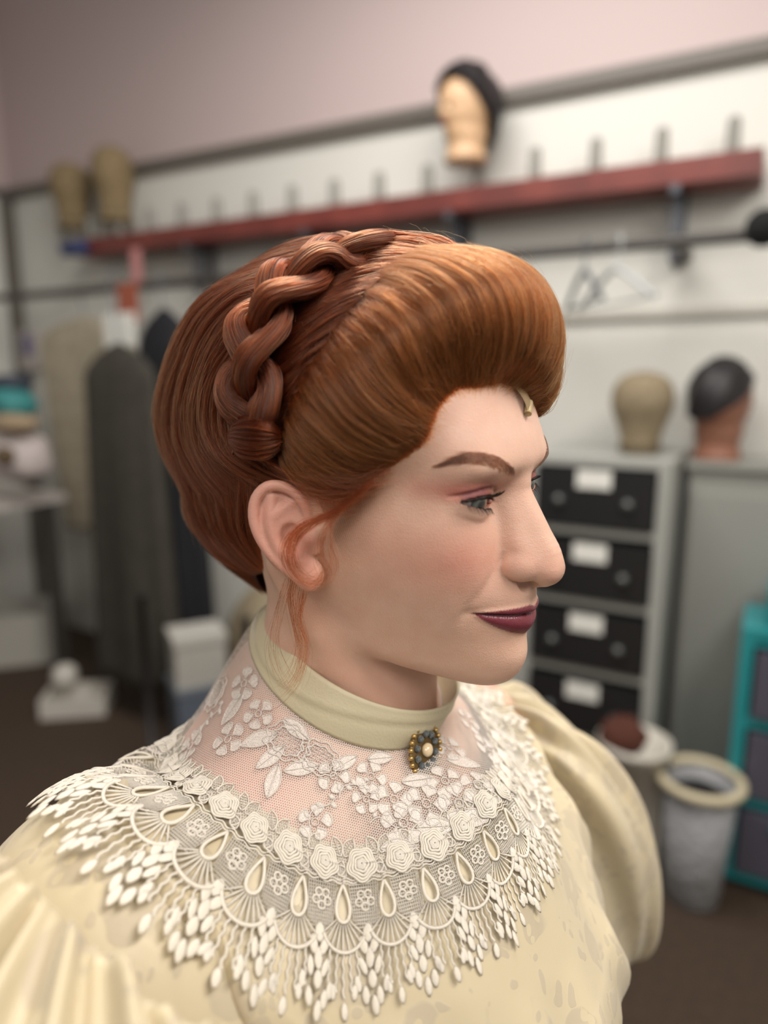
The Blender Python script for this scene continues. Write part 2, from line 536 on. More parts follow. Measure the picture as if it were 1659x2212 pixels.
# ---- grey cabinet to the right, with a dark-wigged head on it
CO = 0.20
s1c, zc = wall_hit(1760, 1008, CO); s0c, _ = wall_hit(1492, 1012, CO)
zc = wall_hit(1560, 1012, CO)[1]
CAB = wroot('metal_cabinet', 0.5 * (s1c + s0c), CO / 2 + .02, 0, 'grey metal cabinet beside the drawer tower with a wigged head on top', 'cabinet')
M_CAB = mat('cabinet_grey', srgb(156, 156, 150), 0.45, metal=0.2)
wb = WB(); wb.box((s1c - .3, 0.03, 0.0), (s0c, CO, zc)); wb.build('body', M_CAB, CAB)
for k, (a0, a1) in enumerate(((s1c + .0, s0c - .012), (s1c - .29, s1c - .008))):
    wb = WB(); wb.box((a0, CO, 0.05), (a1, CO + .016, zc - .07)); d_ = wb.build('door', M_CAB, CAB)
    hs = a0 + .03 if k == 0 else a1 - .03
    wb = WB(); wb.box((hs - .008, CO + .016, zc - .35), (hs + .008, CO + .03, zc - .25)); wb.build('handle', M_DARK, d_)
wb = WB(); wb.box((s1c - .31, 0.02, zc), (s0c + .01, CO + .02, zc + .018)); wb.build('top', mat('cabinet_top', srgb(150, 150, 143), .45), CAB)
s, _ = wall_hit(1545, 1004, .13); p = wp(s, .13, zc + .018)
r = empty('mannequin_head', tuple(p), 'brown mannequin head in a short black wig on the grey cabinet', 'mannequin head')
Mh = M_at(p, math.radians(-62)); head_shape(MB(), .262, .148, .055).build('head', M_BROWN, r, M=Mh); wig_cap(h=.262, w=.148, grow=1.12, front=.27, back=.62).build('wig', M_BLK, r, M=Mh); face_marks(r, Mh, .262, .148)

# ---- teal drawer cart at the right edge
f = floor_hit(1566, 1915); sT, oT = so(f)
TC = wroot('plastic_drawer_cart', sT - .12, oT - .1, 0, 'teal plastic drawer cart at the right edge', 'drawer cart')
M_TEAL = mat('teal_plastic', srgb(38, 138, 142), 0.4)
M_CLEAR = mat('smoky_drawer', srgb(84, 82, 94), 0.25)
hT = 0.70
wb = WB()
wb.box((sT - .30, oT - .22, hT - .03), (sT + .02, oT, hT)); wb.box((sT - .01, oT - .22, .03), (sT + .02, oT, hT - .03)); wb.box((sT - .30, oT - .22, .03), (sT - .27, oT, hT - .03)); wb.box((sT - .27, oT - .22, .03), (sT - .01, oT - .20, hT - .03))
for k in range(4): wb.box((sT - .27, oT - .20, .03 + k * .21), (sT - .01, oT, .055 + k * .21)) if .055 + k * .21 < hT else None
wb.build('frame', M_TEAL, TC)
for k in range(3):
    wb = WB(); wb.box((sT - .262, oT - .19, .062 + k * .21), (sT - .018, oT + .012, .228 + k * .21)); d_ = wb.build('drawer', M_CLEAR, TC)
    wb = WB(); wb.box((sT - .19, oT + .012, .20 + k * .21), (sT - .09, oT + .03, .216 + k * .21)); wb.build('pull', M_TEAL, d_)
wb = WB(); wb.box((sT - .22, oT - .20, hT), (sT - .03, oT - .03, hT + .09)); wb.build('lid_box', mat('teal_box', srgb(30, 122, 124), .4), TC)

# ---- white bin with an auburn wig in it
f = floor_hit(1350, 1885)
BIN = empty('waste_bin', tuple(f), 'white ribbed plastic bin below the drawers', 'bin')
M_WHT = mat('white_plastic', srgb(206, 200, 188), 0.45)
hb = 0.385
b = MB(); b.rev([(0.068, 0), (0.070, 0.004), (0.084, hb - .02), (0.092, hb - .018), (0.092, hb), (0.084, hb), (0.068, 0.02), (0.002, 0.015)], 30); b.build('bucket', M_WHT, BIN, M=M_at(f))
for k in range(14):
    a = k / 14 * 2 * math.pi
    b = MB(); b.tube([(0.072 * math.cos(a), .072 * math.sin(a), .02), (.085 * math.cos(a), .085 * math.sin(a), hb - .03)], .004, 5); b.build('rib', M_WHT, BIN, M=M_at(f))
p = f + np.array([-0.03, 0.0, hb - .03])
rgw = np.random.default_rng(2)
b = MB(); b.ball((0, 0, 0.04), (.06, .055, .05), 22, 14); V = b.V[0]; V *= 1 + .10 * np.sin(V[:, :1] * 160) * np.cos(V[:, 2:3] * 130)
tag(mesh_np('loose_wig', V + p, b.F, mat('auburn_wig', srgb(84, 42, 28), .8, bump=(150, .8, .01))), 'auburn wig heaped on top of the white bin', 'wig')

# ---- lined basket in front
f = floor_hit(1490, 1935)
BA = empty('laundry_basket', tuple(f), 'round basket with a cream rim and a grey bag liner, dark inside', 'basket')
Mt = M_at(f)
b = MB(); b.rev([(0.062, 0), (0.066, .004), (0.088, .32), (.085, .32), (.063, .012), (.002, .01)], 30); b.build('liner', mat('bag_liner', srgb(150, 150, 152), .35, bump=(40, .8, .02)), BA, M=Mt)
t = np.linspace(0, 2 * np.pi, 40)
b = MB(); b.tube(np.stack([.093 * np.cos(t), .093 * np.sin(t), .325 + 0 * t], 1), .012, 10); b.build('rim', mat('cream_rim', srgb(200, 188, 158), .5), BA, M=Mt)
b = MB(); b.ball((0, 0, .265), (.075, .075, .045), 20, 10); b.build('black_cloth', mat('black_cloth', srgb(16, 15, 16), .8), BA, M=Mt)

# ---- hangers on the rail behind her
M_HANG = mat('hanger_grey', srgb(110, 114, 120), 0.4, metal=.3)
def hanger(px, lab, m=M_HANG, yaw=0.0):
    s, _ = wall_hit(px, 560, RAIL_O)
    r = wroot('hanger', s, RAIL_O, z_ra, lab, 'hanger')
    t = np.linspace(0, 1, 20)
    hk = np.stack([0 * t, .024 * np.cos(t * 4.2 - .6), .006 + .024 * np.sin(t * 4.2 - .6)], 1)
    hook = np.vstack([hk[::-1], [[0, 0, -.06]]])
    R = rotz(yaw)[:3, :3]
    def W_(P): P = P @ R.T; return wp(s + P[:, 0], RAIL_O + P[:, 1], z_ra + P[:, 2])
    b = MB(); b.tube(W_(hook), .003, 6); b.build('hook', m, r)
    sh = np.array([(0, -.19, -.15), (0, -.16, -.135), (0, -.05, -.075), (0, 0, -.06), (0, .05, -.075), (0, .16, -.135), (0, .19, -.15)])
    b = MB(); b.tube(W_(catmull(sh, 30)), .008, 8); b.build('shoulder_bar', m, r)
    b = MB(); b.tube(W_(np.array([(0, -.18, -.148), (0, 0, -.15), (0, .18, -.148)])), .004, 6); b.build('trouser_bar', m, r)
hanger(1262, 'empty grey hanger on the rail, just right of her hair', yaw=.5)
hanger(1330, 'empty grey hanger on the rail, second right of her hair', mat('hanger_clear', srgb(190, 192, 192), .2), yaw=.75)

# ---- garments on the left end of the rail
def garment(name, px, top_w, bot_w, thick, z0, color, label, group, folds=6, seed=0, sleeve_=False, drop=0.0, o_=RAIL_O, rough=.85, col2=None, yaw=1.1):
    s, _ = wall_hit(px, 640, o_)
    rg = np.random.default_rng(seed)
    r = wroot(name, s, o_, z_ra, label, 'garment', group)
    zt_ = z_ra - 0.10 - drop
    m, n = 30, 60
    v = np.linspace(0, 1, m); a = np.linspace(0, 2 * np.pi, n, endpoint=False)
    Vv, A = np.meshgrid(v, a, indexing='ij')
    wdt = np.interp(v, [0, .03, .08, .2, 1], [.03, top_w * .6, top_w, top_w * 1.0, bot_w])[:, None] * .5
    th = np.interp(v, [0, .08, .3, 1], [.02, thick * .7, thick, thick * 1.15])[:, None] * .5
    f = 1 + .16 * np.clip(Vv * 1.5, 0, 1) * np.sin(folds * A + rg.uniform(0, 6)) + .05 * np.sin(folds * 2.3 * A)
    X_ = wdt * np.sign(np.cos(A)) * np.abs(np.cos(A)) ** .7 * (1 + .03 * np.sin(5 * A))
    Y_ = th * np.sin(A) * f
    Z_ = zt_ + (z0 - zt_) * Vv - .06 * np.abs(np.cos(A)) * np.clip(1 - Vv * 9, 0, 1) * 0 
    c, sn = math.cos(yaw), math.sin(yaw)
    V = wp(s + X_ * c - Y_ * sn, o_ + X_ * sn + Y_ * c, Z_)
    F = grid_faces(m, n, close_m=True).tolist(); F.append(list(range(n))); F.append([(m - 1) * n + j for j in range(n)][::-1])
    mm = mat(name + '_cloth_%d' % seed, color, rough, noise=(25, col2 or tuple(.8 * q for q in color), .4, .6))
    mesh_np('cloth', V.reshape(-1, 3), F, mm, r)
    t = np.linspace(0, 1, 16)
    hk = np.stack([0 * t, .022 * np.cos(t * 4.2 - .6), .02 * np.sin(t * 4.2 - .6)], 1)
    hk = np.vstack([hk[::-1], [[0, 0, -.10 - drop]]])
    b = MB(); b.tube(wp(s + hk[:, 0] * c - hk[:, 1] * sn, o_ + hk[:, 0] * sn + hk[:, 1] * c, z_ra + hk[:, 2]), .003, 6); b.build('hanger_hook', M_HANG, r)
    if sleeve_:
        for sg in (-1, 1):
            q = np.array([(sg * top_w * .46, 0, -.16 - drop), (sg * top_w * .55, .02, -.35), (sg * top_w * .56, .03, -.62)])
            Pq = catmull(q, 16); b = MB(); b.tube(wp(s + Pq[:, 0] * c - Pq[:, 1] * sn, o_ + Pq[:, 0] * sn + Pq[:, 1] * c, z_ra + Pq[:, 2]), np.linspace(.06, .05, 16), 12)
            b.build('sleeve', mm, r)
    return r


GG = 'garments on the rail'
garment('beige_coat', 180, .52, .40, .06, .62, srgb(176, 164, 142), 'beige coat hanging at the left end of the rail', GG, 5, 1, o_=.235, yaw=.1)
garment('olive_dress', 248, .34, .42, .13, .16, srgb(62, 58, 50), 'long dark olive garment hanging in front of the beige coat', GG, 7, 2, False, drop=.13, o_=.53, yaw=.02)
garment('black_dress', 352, .24, .32, .14, .17, srgb(24, 24, 30), 'long black garment hanging nearest to her hair', GG, 7, 3, False, drop=.0, o_=.35, yaw=.05)
# bright bits: paper shoulder cover, red ribbon, orange tag, blue roll
s, z = wall_hit(258, 712, .44); wb = WB(); wb.box((s - .08, .437, z - .06), (s + .08, .444, z + .06)); tag(wb.build('paper_shoulder_cover', MATS['white_card']), 'white paper cover hanging above the olive garment', 'paper')
s, z = wall_hit(284, 560, .2); wb = WB(); wb.box((s - .028, .175, z - .12), (s + .028, .178, z + .045)); tag(wb.build('ribbon', mat('pink_ribbon', srgb(206, 140, 138), .5)), 'pink ribbon hanging from the red shelf', 'ribbon')
s, z = wall_hit(278, 655, .43); wb = WB(); wb.box((s - .05, .43, z - .07), (s + .05, .436, z + .07)); tag(wb.build('garment_tag', mat('orange_tag', srgb(158, 84, 62), .6)), 'orange-red tag above the white paper cover', 'tag')
s, z = wall_hit(170, 538, .17); b = MB(); b.rev([(.028, 0), (.03, .003), (.03, .12), (.028, .123)], 16)
V = b.V[0][:, [2, 0, 1]]; V[:, 0] -= .06; Vw = wp(s + V[:, 0], .19 + V[:, 1], z_sh - .01 + V[:, 2]); tag(mesh_np('tape_roll', Vw, b.F, mat('blue_tape', srgb(52, 66, 110), .5)), 'blue roll stuck at the left end of the red shelf', 'tape')
s, z = wall_hit(1652, 492, RAIL_O + .05); b = MB(); b.ball((0, 0, 0), .045, 18, 10); tag(mesh_np('black_pompom', b.V[0] + wp(s, RAIL_O + .05, z), b.F, mat('black_felt', srgb(12, 12, 13), .9, bump=(200, .6, .01))), 'round black ball hanging at the right end of the rail', 'ball')

# ---- work table and clutter at the left edge
sTb, zTb = wall_hit(60, 1075, .55)
TB = wroot('work_table', sTb + .35, .75, 0, 'white work table at the left edge, piled with supplies', 'table')
M_TAB = mat('table_white', srgb(196, 188, 182), .5)
wb = WB(); wb.box((sTb - .04, .40, zTb - .03), (min(sTb + .8, S_L - .02), 1.1, zTb)); wb.build('table_top', M_TAB, TB)
for ds, oo in ((0, .44), (0, 1.04), (.7, .44), (.7, 1.04)):
    if sTb + ds + .03 > S_L - .03: ds = S_L - .1 - sTb
    wb = WB(); wb.box((sTb + ds - .02, oo, 0), (sTb + ds + .02, oo + .04, zTb - .03)); wb.build('leg', M_DARK, TB)
def lump(name, px, py, o_, size, color, label, cat, seed=0, rough=.6):
    s, z = wall_hit(px, py, o_); b = MB(); b.ball((0, 0, 0), size, 22, 14); V = b.V[0]
    rg = np.random.default_rng(seed); V = V * (1 + .12 * np.sin(V[:, :1] * 60 + seed) * np.cos(V[:, 2:3] * 50 + seed * 2))
    V = np.sign(V) * np.abs(V / np.array(size)) ** .8 * np.array(size)
    return tag(mesh_np(name, wp(s + V[:, 0], o_ + V[:, 1], z + V[:, 2]), b.F, mat(name + '_m%d' % seed, color, rough)), label, cat)
lump('cloth_pile', 40, 985, .62, (.13, .10, .10), srgb(196, 184, 180), 'pale pink cloth heaped on the work table', 'cloth', 1)
lump('teal_bag', 22, 870, .58, (.10, .08, .055), srgb(64, 140, 140), 'teal bag on top of the pile on the work table', 'bag', 2)
lump('dark_pouch', 22, 828, .56, (.085, .07, .035), srgb(54, 62, 74), 'dark slate pouch lying on the teal bag', 'pouch', 3)
lump('tan_pouch', 30, 915, .66, (.11, .06, .035), srgb(172, 150, 122), 'tan pouch between the teal bag and the cloth heap', 'pouch', 4)
lump('tape_dispenser', 10, 985, .80, (.03, .03, .035), srgb(92, 74, 52), 'small brown roll at the left edge of the table', 'roll', 5)
# wall pocket with purple card
s, z = wall_hit(52, 755, .04); wb = WB(); wb.box((s - .09, .0, z - .10), (s + .06, .05, z + .09)); tag(wb.build('wall_pocket', mat('pocket', srgb(186, 178, 172), .6)), 'pale wall pocket above the work table', 'organiser')
s, z = wall_hit(58, 745, .06); wb = WB(); wb.box((s - .03, .05, z - .05), (s + .03, .06, z + .05)); tag(wb.build('card', mat('purple_card', srgb(112, 104, 140), .6)), 'purple card in the wall pocket', 'card')

# ---- floor clutter on the left
def crate(px, py, w, d, h, color, label, name, yaw=.3, op=True):
    f = floor_hit(px, py); r = empty(name, tuple(f), label, 'box')
    M = M_at(f, yaw); t = .012; m = mat(name + str(px), color, .5)
    b = MB(); b.box((-w / 2, -d / 2, 0), (w / 2, d / 2, t)); b.build('base', m, r, False, M=M)
    for lo, hi in (((-w / 2, -d / 2, t), (-w / 2 + t, d / 2, h)), ((w / 2 - t, -d / 2, t), (w / 2, d / 2, h)), ((-w / 2 + t, -d / 2, t), (w / 2 - t, -d / 2 + t, h)), ((-w / 2 + t, d / 2 - t, t), (w / 2 - t, d / 2, h))):
        b = MB(); b.box(lo, hi); b.build('side', m, r, False, M=M)
    return r, f
crate(50, 1415, .36, .28, .24, srgb(182, 178, 168), 'white storage crate on the floor at the left edge', 'storage_crate')
r, f = crate(170, 1530, .24, .17, .075, srgb(208, 202, 192), 'low white tray on the carpet in front of the clothes rack', 'white_tray', .15)
b = MB(); b.ball((0, 0, 0), (.05, .05, .055), 18, 10); V = b.V[0]; V *= 1 + .1 * np.sin(V * 70); tag(mesh_np('tissue_bundle', V + f + np.array([-.06, .03, .12]), b.F, mat('tissue', srgb(204, 198, 188), .8)), 'crumpled white tissue bundle in the low tray', 'tissue')
# rolling rack stand: two uprights and a dark base
f1 = wp(wall_hit(345, 1482, .88)[0], .88, 0)
RK = empty('garment_rack', tuple(f1), 'dark steel rolling garment rack standing on the carpet', 'clothes rack')
s_, o_r = so(f1)
for k, ds in enumerate((.12, -.30)):
    pz = wp(s_ + ds, o_r - .06, 0)
    b = MB(); b.tube(np.array([pz + [0, 0, .08], pz + [0, 0, .62]]), .013, 10); b.build('upright', M_BLK, RK)
    b = MB(); b.tube(np.array([wp(s_ + ds, o_r - .25, .075), wp(s_ + ds, o_r + .13, .075)]), .02, 10); b.build('foot', M_BLK, RK)
    for oo in (-.24, .12):
        b = MB(); b.ball(wp(s_ + ds, o_r + oo, .03), (.03, .03, .03), 14, 8); b.build('castor', M_BLK, RK)
b = MB(); b.tube(np.array([wp(s_ + .12, o_r - .06, .10), wp(s_ - .30, o_r - .06, .10)]), .018, 10); b.build('lower_bar', M_BLK, RK)
# boxes and bag behind the rack
f = wp(wall_hit(425, 1400, .60)[0], .60, 0)
r = empty('plastic_box', tuple(f), 'grey-blue plastic box behind the rack, under a white box', 'box'); M = M_at(f, .5)
b = MB(); b.box((-.09, -.08, 0), (.09, .08, .24)); b.build('body', mat('bluegrey', srgb(96, 104, 116), .4), r, False, M=M)
b = MB(); b.box((-.095, -.085, .24), (.095, .085, .26)); b.build('lid', mat('bluegrey_lid', srgb(116, 122, 130), .4), r, False, M=M)
r = empty('cardboard_box', tuple(f + [0, 0, .26]), 'white box stacked on the grey-blue plastic box', 'box'); M = M_at(f + [0, 0, .26], .45)
b = MB(); b.box((-.085, -.075, 0), (.085, .075, .15)); b.build('body', mat('white_box', srgb(176, 172, 164), .6), r, False, M=M)
b = MB(); b.box((-.09, -.08, .15), (.09, .08, .175)); b.build('lid', mat('white_box_lid', srgb(186, 182, 174), .6), r, False, M=M)
f = wp(wall_hit(560, 1400, .30)[0], .24, 0)
b = MB(); b.rev(catmull(np.array([(.10, 0), (.15, .03), (.16, .18), (.15, .34), (.11, .44), (.05, .50), (.02, .52)]), 20), 24); V = b.V[0]; V[:, :2] *= (1 + .06 * np.sin(6 * np.arctan2(V[:, 1:2], V[:, :1])))
tag(mesh_np('sack', V + f, b.F, mat('sack_beige', srgb(140, 126, 102), .8)), 'beige fabric sack standing on the carpet behind her neck', 'sack')
# ================================================================== implicit modelling of the body
def smin(a, b, k):
    h = np.clip(0.5 + 0.5 * (b - a) / k, 0, 1)
    return b + (a - b) * h - k * h * (1 - h)


def smax(a, b, k):
    return -smin(-a, -b, k)


def d_ell(P, c, r, rot=None):
    q = P - np.asarray(c, P.dtype)
    if rot is not None: q = q @ np.asarray(rot, P.dtype)
    r = np.asarray(r, P.dtype)
    k0 = np.sqrt(((q / r) ** 2).sum(-1)) + 1e-9
    k1 = np.sqrt(((q / (r * r)) ** 2).sum(-1)) + 1e-9
    return k0 * (k0 - 1) / k1


def d_cone(P, a, b, ra, rb):
    """capsule with linearly changing radius"""
    a = np.asarray(a, P.dtype); b = np.asarray(b, P.dtype)
    ab = b - a
    t = np.clip(((P - a) @ ab) / (ab @ ab), 0, 1)
    q = P - a - t[..., None] * ab
    return np.sqrt((q * q).sum(-1)) - (ra + (rb - ra) * t)


def d_chain(P, pts, rad, k=None):
    d = None
    for i in range(len(pts) - 1):
        e = d_cone(P, pts[i], pts[i + 1], rad[i], rad[i + 1])
        d = e if d is None else (np.minimum(d, e) if k is None else smin(d, e, k))
    return d


def d_curve(P, pts, rad, n):
    C = catmull(pts, n); r = np.interp(np.linspace(0, 1, n), np.linspace(0, 1, len(rad)), rad)
    return d_chain(P, C, r)


def euler(ax, ay, az):
    return np.array(Matrix.Rotation(math.radians(az), 3, 'Z') @ Matrix.Rotation(math.radians(ay), 3, 'Y') @ Matrix.Rotation(math.radians(ax), 3, 'X'))


# ---- the face without nose and lids: radius about a vertical axis, spline through landmarks
AXY = 18.0
ROWS = {
    108: [(0, 52), (28, 44), (50, 20), (58, -10), (54, -50), (30, -82), (0, -90)],
    92: [(0, 66), (15, 65), (30, 60), (46, 45), (58, 22), (66, -10), (64, -50), (38, -92), (0, -100)],
    78: [(0, 75.5), (15, 75), (30, 70.5), (42, 62), (53, 47), (62, 26), (69, -10), (68, -50), (40, -96), (0, -106)],
    62: [(0, 82.5), (15, 82), (30, 78), (42, 72), (53, 56.5), (61, 37), (67, 10), (72, -25), (66, -68), (40, -98), (0, -108)],
    48: [(0, 89.5), (10, 89.3), (22, 87.2), (33, 83.5), (43, 77.5), (52, 65.5), (59, 48), (65, 22), (70, -10), (74, -35), (66, -72), (0, -108)],
    39: [(0, 92.0), (10, 91.5), (20, 91.0), (32, 88.6), (42, 82), (51, 68.5), (58, 51), (64.5, 24), (69, -5)],
    32.5: [(0, 89.5), (10, 87.5), (18, 85.8), (30, 83.6), (40, 79), (49, 69), (56, 54), (63, 29), (68, 0)],
    27: [(16, 81.5), (29, 79), (39, 76.5), (47, 70.3)],
    22: [(0, 86), (9, 83), (16, 80), (29, 78), (39, 75.5), (47, 69.5), (54, 58), (62, 35), (67, 8), (72, -30), (62, -72), (0, -106)],
    13: [(0, 87), (9, 84.5), (16, 82), (26, 82), (36, 80), (45, 73.5), (53, 62), (61, 41), (67, 10)],
    3: [(0, 89), (10, 86.5), (18, 85), (28, 84.5), (38, 81), (47, 73.5), (55, 60.5), (62, 40), (67, 12), (70, -25), (56, -70), (0, -98)],
    -7: [(0, 92), (10, 90), (18, 87), (28, 86), (38, 82), (47, 74), (55, 60.5), (62, 40), (66, 12)],
    -16: [(0, 96), (10, 93.5), (18, 88.5), (28, 86.5), (38, 81), (47, 71.5), (55, 56.5), (61, 37), (65, 10), (66, -20), (52, -62), (0, -90)],
    -25: [(0, 103.0), (8, 101), (15, 95.5), (22, 89.5), (30, 86), (39, 79), (47, 69.5), (54.5, 54), (60, 35), (63, 8)],
    -32: [(0, 104.5), (10, 102), (19, 94), (26, 88), (33, 83.5), (41, 75.5), (48, 65), (54, 50), (58.5, 30), (61, 4)],
    -40: [(0, 103.2), (10, 100.5), (19, 93), (26, 85.6), (33, 80.5), (41, 71.5), (48, 60), (53, 46), (57, 28), (59, 2), (58, -22), (44, -55), (0, -80)],
    -48: [(0, 103.0), (10, 100.5), (19, 93), (27, 85), (35, 76.5), (43, 65), (48.5, 53), (53, 38), (56, 20), (57, 0)],
    -56: [(0, 102.2), (10, 99), (19, 91.5), (27, 82.5), (35, 72.5), (43, 60), (48, 48), (52, 32), (54.5, 14)],
    -66: [(0, 105), (9, 102.5), (18, 93), (26, 81.5), (34, 69.5), (42, 56), (47, 43), (51, 25), (53, 8), (52, -20), (40, -48), (0, -74)],
    -76: [(0, 103.2), (9, 100), (17, 91.5), (25, 79.5), (33, 67), (41, 52.5), (46, 38), (50, 20), (52, 4)],
    -88: [(0, 97), (9, 94), (17, 86), (25, 74), (33, 61), (40, 47), (45, 32), (49, 14), (50, -4), (44, -30), (0, -64)],
    -104: [(0, 88), (17, 78), (33, 54), (45, 24), (46, -8), (40, -32), (0, -60)],
}
_lm = np.array([(x, y, z) for z, row in ROWS.items() for x, y in row], float)
_lm = np.vstack([_lm, (_lm * [-1, 1, 1])[_lm[:, 0] > 0.5]])
_th = np.arctan2(_lm[:, 0], _lm[:, 1] - AXY)
_rr = np.hypot(_lm[:, 0], _lm[:, 1] - AXY)
TS = 70.0
_uv = np.stack([_th * TS, _lm[:, 2]], 1)
_back = np.abs(_th) > 2.4          # wrap the back so that the seam is smooth
_uv = np.vstack([_uv, _uv[_back] - np.sign(_uv[_back][:, :1]) * [[2 * np.pi * TS, 0]]])
_rr = np.concatenate([_rr, _rr[_back]])


def _tps(r2):
    return np.where(r2 > 1e-12, 0.5 * r2 * np.log(np.maximum(r2, 1e-12)), 0.0)


_keep = np.unique(np.round(_uv, 3), axis=0, return_index=True)[1]
_uv, _rr = _uv[_keep], _rr[_keep]
_n = len(_uv)
_K = _tps(((_uv[:, None] - _uv[None]) ** 2).sum(-1)) + np.eye(_n) * 60.0
_Pm = np.hstack([np.ones((_n, 1)), _uv])
_A = np.block([[_K, _Pm], [_Pm.T, np.zeros((3, 3))]])
_w = np.linalg.solve(_A, np.concatenate([_rr, np.zeros(3)]))
G_TH = np.linspace(0, np.pi, 460)
G_Z = np.arange(-112, 116, 0.5)
_q = np.stack(np.meshgrid(G_TH * TS, G_Z, indexing='ij'), -1).reshape(-1, 2)
RG = np.zeros(len(_q))
for _i in range(0, len(_q), 20000):
    _s = _q[_i:_i + 20000]
    RG[_i:_i + 20000] = _tps(((_s[:, None] - _uv[None]) ** 2).sum(-1)) @ _w[:_n] + _w[_n] + _s @ _w[_n + 1:]
RG = RG.reshape(len(G_TH), len(G_Z))

# ---- fine features as changes of that radius, laid out by lateral x and height z
_X = RG * np.sin(G_TH)[:, None]
_Zg = np.broadcast_to(G_Z[None], _X.shape)
_front = np.clip((1.25 - G_TH) / 0.2, 0, 1)[:, None]


def mouth_line(x):                       # closed, smiling mouth
    a = np.clip(np.abs(x) / 30.0, 0, 1.3)
    return -39.6 + 0.9 * np.exp(-(x / 5.0) ** 2) * -1 + 1.3 * a ** 3


def lip_up(x):
    a = np.clip(np.abs(x) / 30.0, 0, 1)
    return np.maximum(6.0 * (1 - a ** 1.7) - 1.3 * np.exp(-(x / 3.2) ** 2), 0.02)


def lip_lo(x):
    a = np.clip(np.abs(x) / 29.0, 0, 1)
    return np.maximum(12.2 * (1 - a ** 2.0) ** 0.9, 0.02)


def gauss(d, s): return np.exp(-(d / s) ** 2)


def seg_dist(px, pz, pts):
    """distance and parameter to a polyline in the (x,z) plane"""
    best = np.full(px.shape, 1e9); par = np.zeros(px.shape)
    n = len(pts) - 1
    for i in range(n):
        ax, az = pts[i]; bx, bz = pts[i + 1]
        dx, dz = bx - ax, bz - az
        t = np.clip(((px - ax) * dx + (pz - az) * dz) / (dx * dx + dz * dz), 0, 1)
        d = np.hypot(px - ax - t * dx, pz - az - t * dz)
        m = d < best
        best = np.where(m, d, best); par = np.where(m, (i + t) / n, par)
    return best, par


_dz = _Zg - mouth_line(_X)
_wide = np.clip(1 - (np.abs(_X) / 30.3) ** 3, 0, 1) * _front
_hu, _hl = lip_up(_X), lip_lo(_X)
_up = np.where(_dz > 0, np.sin(np.clip(_dz / (_hu + 0.8), 0, 1) * np.pi) ** 0.9, 0)
_lo = np.where(_dz < 0, np.sin(np.clip(-_dz / (_hl + 1.0), 0, 1) ** 0.8 * np.pi), 0)
RG += _wide * (2.3 * _up + 3.0 * _lo)
RG -= 1.2 * gauss(_dz, 0.75) * np.clip(1.12 - (np.abs(_X) / 30.3) ** 6, 0, 1) * _front        # line between the lips
RG += 0.5 * gauss(_dz - _hu - 0.9, 0.9) * _wide                                             # vermilion border
# dent at the mouth corner and the little pad beside it
_dc = np.hypot(np.abs(_X) - 31.3, _Zg + 38.0)
RG -= 1.0 * gauss(_dc, 3.0) * _front
RG += 0.7 * gauss(np.hypot((np.abs(_X) - 36.5) / 1.0, (_Zg + 39.5) / 2.2), 3.4) * _front
# smile fold from the nose wing to beside the mouth
_d, _t = seg_dist(np.abs(_X), _Zg, [(20, -14), (25, -20), (29.5, -26), (33, -33), (34, -40), (33, -47)])
RG -= 0.9 * gauss(_d, 3.2) * np.sin(np.clip(_t, 0.01, 0.99) * np.pi) ** 0.7 * _front
RG += 1.0 * gauss(np.hypot((np.abs(_X) - 34) / 1.5, (_Zg + 17) / 1.3), 9.0) * _front          # apple of the cheek
# philtrum
RG -= 0.9 * gauss(_X, 2.2) * np.clip((_Zg + 36) / 3, 0, 1) * np.clip((-25 - _Zg) / 3, 0, 1) * _front
# folds under the eye
_d, _t = seg_dist(np.abs(_X), _Zg, [(23, 12.4), (29, 11), (36, 12.2), (45, 16)])
RG -= 0.45 * gauss(_d, 1.2) * np.sin(np.clip(_t, 0.02, 1) * np.pi) ** 0.5 * _front
_d, _t = seg_dist(np.abs(_X), _Zg, [(24, 16), (31, 14.3), (39, 17)])
RG += 0.9 * gauss(_d, 2.0) * _front


def d_face(P):
    x, y, z = P[..., 0], P[..., 1], P[..., 2]
    r = np.hypot(x, y - AXY)
    th = np.abs(np.arctan2(x, y - AXY))
    a = np.clip(th / np.pi * (len(G_TH) - 1), 0, len(G_TH) - 1.001)
    b = np.clip((z - G_Z[0]) / 0.5, 0, len(G_Z) - 1.001)
    i, j = a.astype(np.int32), b.astype(np.int32)
    fa, fb = a - i, b - j
    m = len(G_Z)
    R = RG.ravel()
    k = i * m + j
    Rv = (R[k] * (1 - fa) + R[k + m] * fa) * (1 - fb) + (R[k + 1] * (1 - fa) + R[k + m + 1] * fa) * fb
    d = (r - Rv) * 0.86
    d = smax(d, z - 112.0, 20.0)
    # underside of the jaw
    nj = np.array([0, -0.20, -0.98]); nj /= np.linalg.norm(nj)
    dj = (P - np.array([0, 92.0, -91.0])) @ nj - 0.0035 * np.abs(x) ** 1.55
    return smax(d, dj, 15.0)


EYE_C = np.array([30.0, 69.8, 21.8])
EYE_R = 12.2


def lid_upper(x):    # lid margins, x = distance from the middle plane (mm)
    u = np.clip((x - 16.0) / 27.5, 0, 1)
    return 20.0 + 4.2 * np.abs(np.sin(u * np.pi)) ** 0.75 + 2.4 * u


def lid_lower(x):
    u = np.clip((x - 16.0) / 27.5, 0, 1)
    return 19.6 - 2.3 * np.abs(np.sin(u ** 0.8 * np.pi)) ** 0.9 + 2.6 * u


